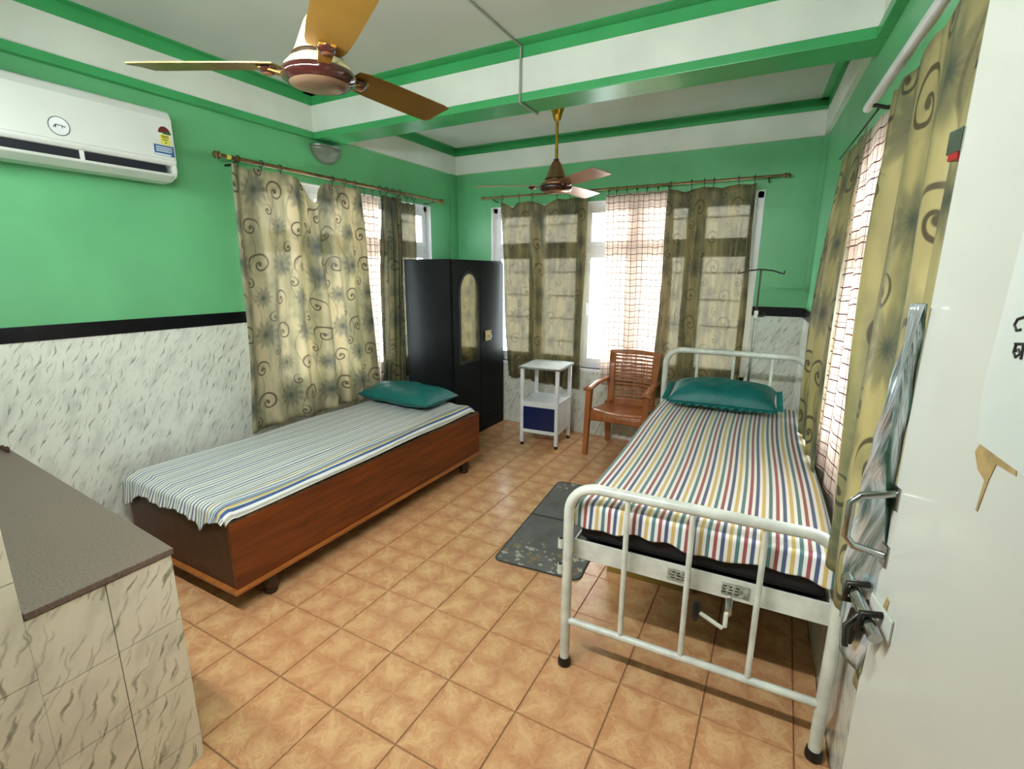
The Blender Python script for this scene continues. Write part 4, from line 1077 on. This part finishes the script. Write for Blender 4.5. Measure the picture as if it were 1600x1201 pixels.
for z, y0, y1 in ((0.228, 0.362, 0.398), (0.220, 0.362, 0.398), (0.209, 0.366, 0.392), (0.195, 0.376, 0.386)): mb.box((0.223, y0, z), (0.2236, y1, z + 0.004))
mb.build('print', 'dark_steel', st)
s3 = MB().box((0.2222, 0.318, 0.128), (0.223, 0.418, 0.182)).build('blue_sticker', 'sticker_blue', ac)
mb = MB(); rnd = random.Random(4)
for z in (0.168, 0.158, 0.148):
    y = 0.328
    while y < 0.405:
        w_ = rnd.uniform(0.004, 0.010); mb.box((0.223, y, z), (0.2236, y + w_, z + 0.006)); y += w_ + 0.0025
mb.box((0.223, 0.32, 0.130), (0.2236, 0.40, 0.138)); mb.build('print', 'sticker_white', s3)

# wall uplight
wlp = thing('wall_lamp', 'grey half round wall uplight below the ceiling beam', 'lamp', (0.0, 2.93, 2.47))
mb = MB()
def dome(u, v):
    a = -PI / 2 + PI * u; b = PI / 2 * v
    r = math.cos(b); return (0.105 * r * math.cos(a), 0.135 * r * math.sin(a), 0.115 - 0.115 * math.sin(b))
mb.grid(20, 10, dome, lambda u, v: (u, v)).build('bowl', 'lamp_grey', wlp, smooth=60, solid=0.004)
MB().tube([(0.108 * math.cos(a), 0.138 * math.sin(a), 0.115) for a in [-PI / 2 + PI * k / 20 for k in range(21)]], 0.005, 8).build('rim', 'steel', wlp, smooth=60)
MB().box((0.001, -0.03, 0.08), (0.012, 0.03, 0.15)).build('back_plate', 'green_trim', wlp, bevel=0.003)
# conduit across ceiling and beam
cd = thing('conduit', 'grey electrical conduit crossing ceiling and cross beam', 'conduit', (1.79, BY0, 2.62))
q = lambda x, y, z: (x - 1.79, y - BY0, z - 2.62)
MB().tube([q(1.83, 0.36, ZC - 0.008), q(1.80, BY0 - 0.02, ZC - 0.008)], 0.006, 8).build('pipe', 'conduit_grey', cd, smooth=50)
MB().tube([q(1.80, BY0 - 0.012, ZC), q(1.80, BY0 - 0.020, 2.615)], 0.007, 8).build('pipe', 'conduit_grey', cd, smooth=50)
MB().tube([q(1.80, BY0 - 0.016, 2.615), q(1.80, BY1 + 0.01, 2.615)], 0.007, 8).build('pipe', 'conduit_grey', cd, smooth=50)
MB().tube([q(1.80, BY1 + 0.01, 2.615), q(1.80, BY1 + 0.01, ZC - 0.008), q(1.847, 3.241, ZC - 0.008)], 0.007, 8).build('pipe', 'conduit_grey', cd, smooth=50)

# ------------------------------------------------------------------ tube lights on the near wall and on the lintel over the entrance (out of frame; their shadows show)
def tube_light(label, loc, power, sgn=1):
    t = thing('tube_light', label, 'lamp', loc)
    MB().box((-0.62, 0.001, -0.022), (0.62, 0.03, 0.022)).build('batten', 'ac_white', t, bevel=0.004)
    MB().tube([(-0.59, 0.052, 0), (0.59, 0.052, 0)], 0.013, 14).build('tube', 'tube_glow', t, smooth=50)
    for sx in (-1, 1): MB().box((sx * 0.6 - 0.012, 0.02, -0.02), (sx * 0.6 + 0.012, 0.07, 0.02)).build('end_holder', 'ac_white', t, bevel=0.003)
    ld = bpy.data.lights.new('tube_lamp', 'AREA'); ld.shape = 'RECTANGLE'; ld.size = 1.18; ld.size_y = 0.03; ld.energy = power; ld.color = (0.955, 0.985, 1.0)
    lo = bpy.data.objects.new('tube_lamp', ld); COL.objects.link(lo); lo.parent = t; lo.location = (0, 0.068, -0.002)
    lo.rotation_euler = (math.radians(58), 0, 0)
tube_light('white fluorescent tube light on the near wall above the counter', (0.95, 0.352, 2.28), TUBE_POWER)
tube_light('white fluorescent tube light on the lintel over the entrance opening', (2.21, 0.352, 2.22), LOBBY_POWER)
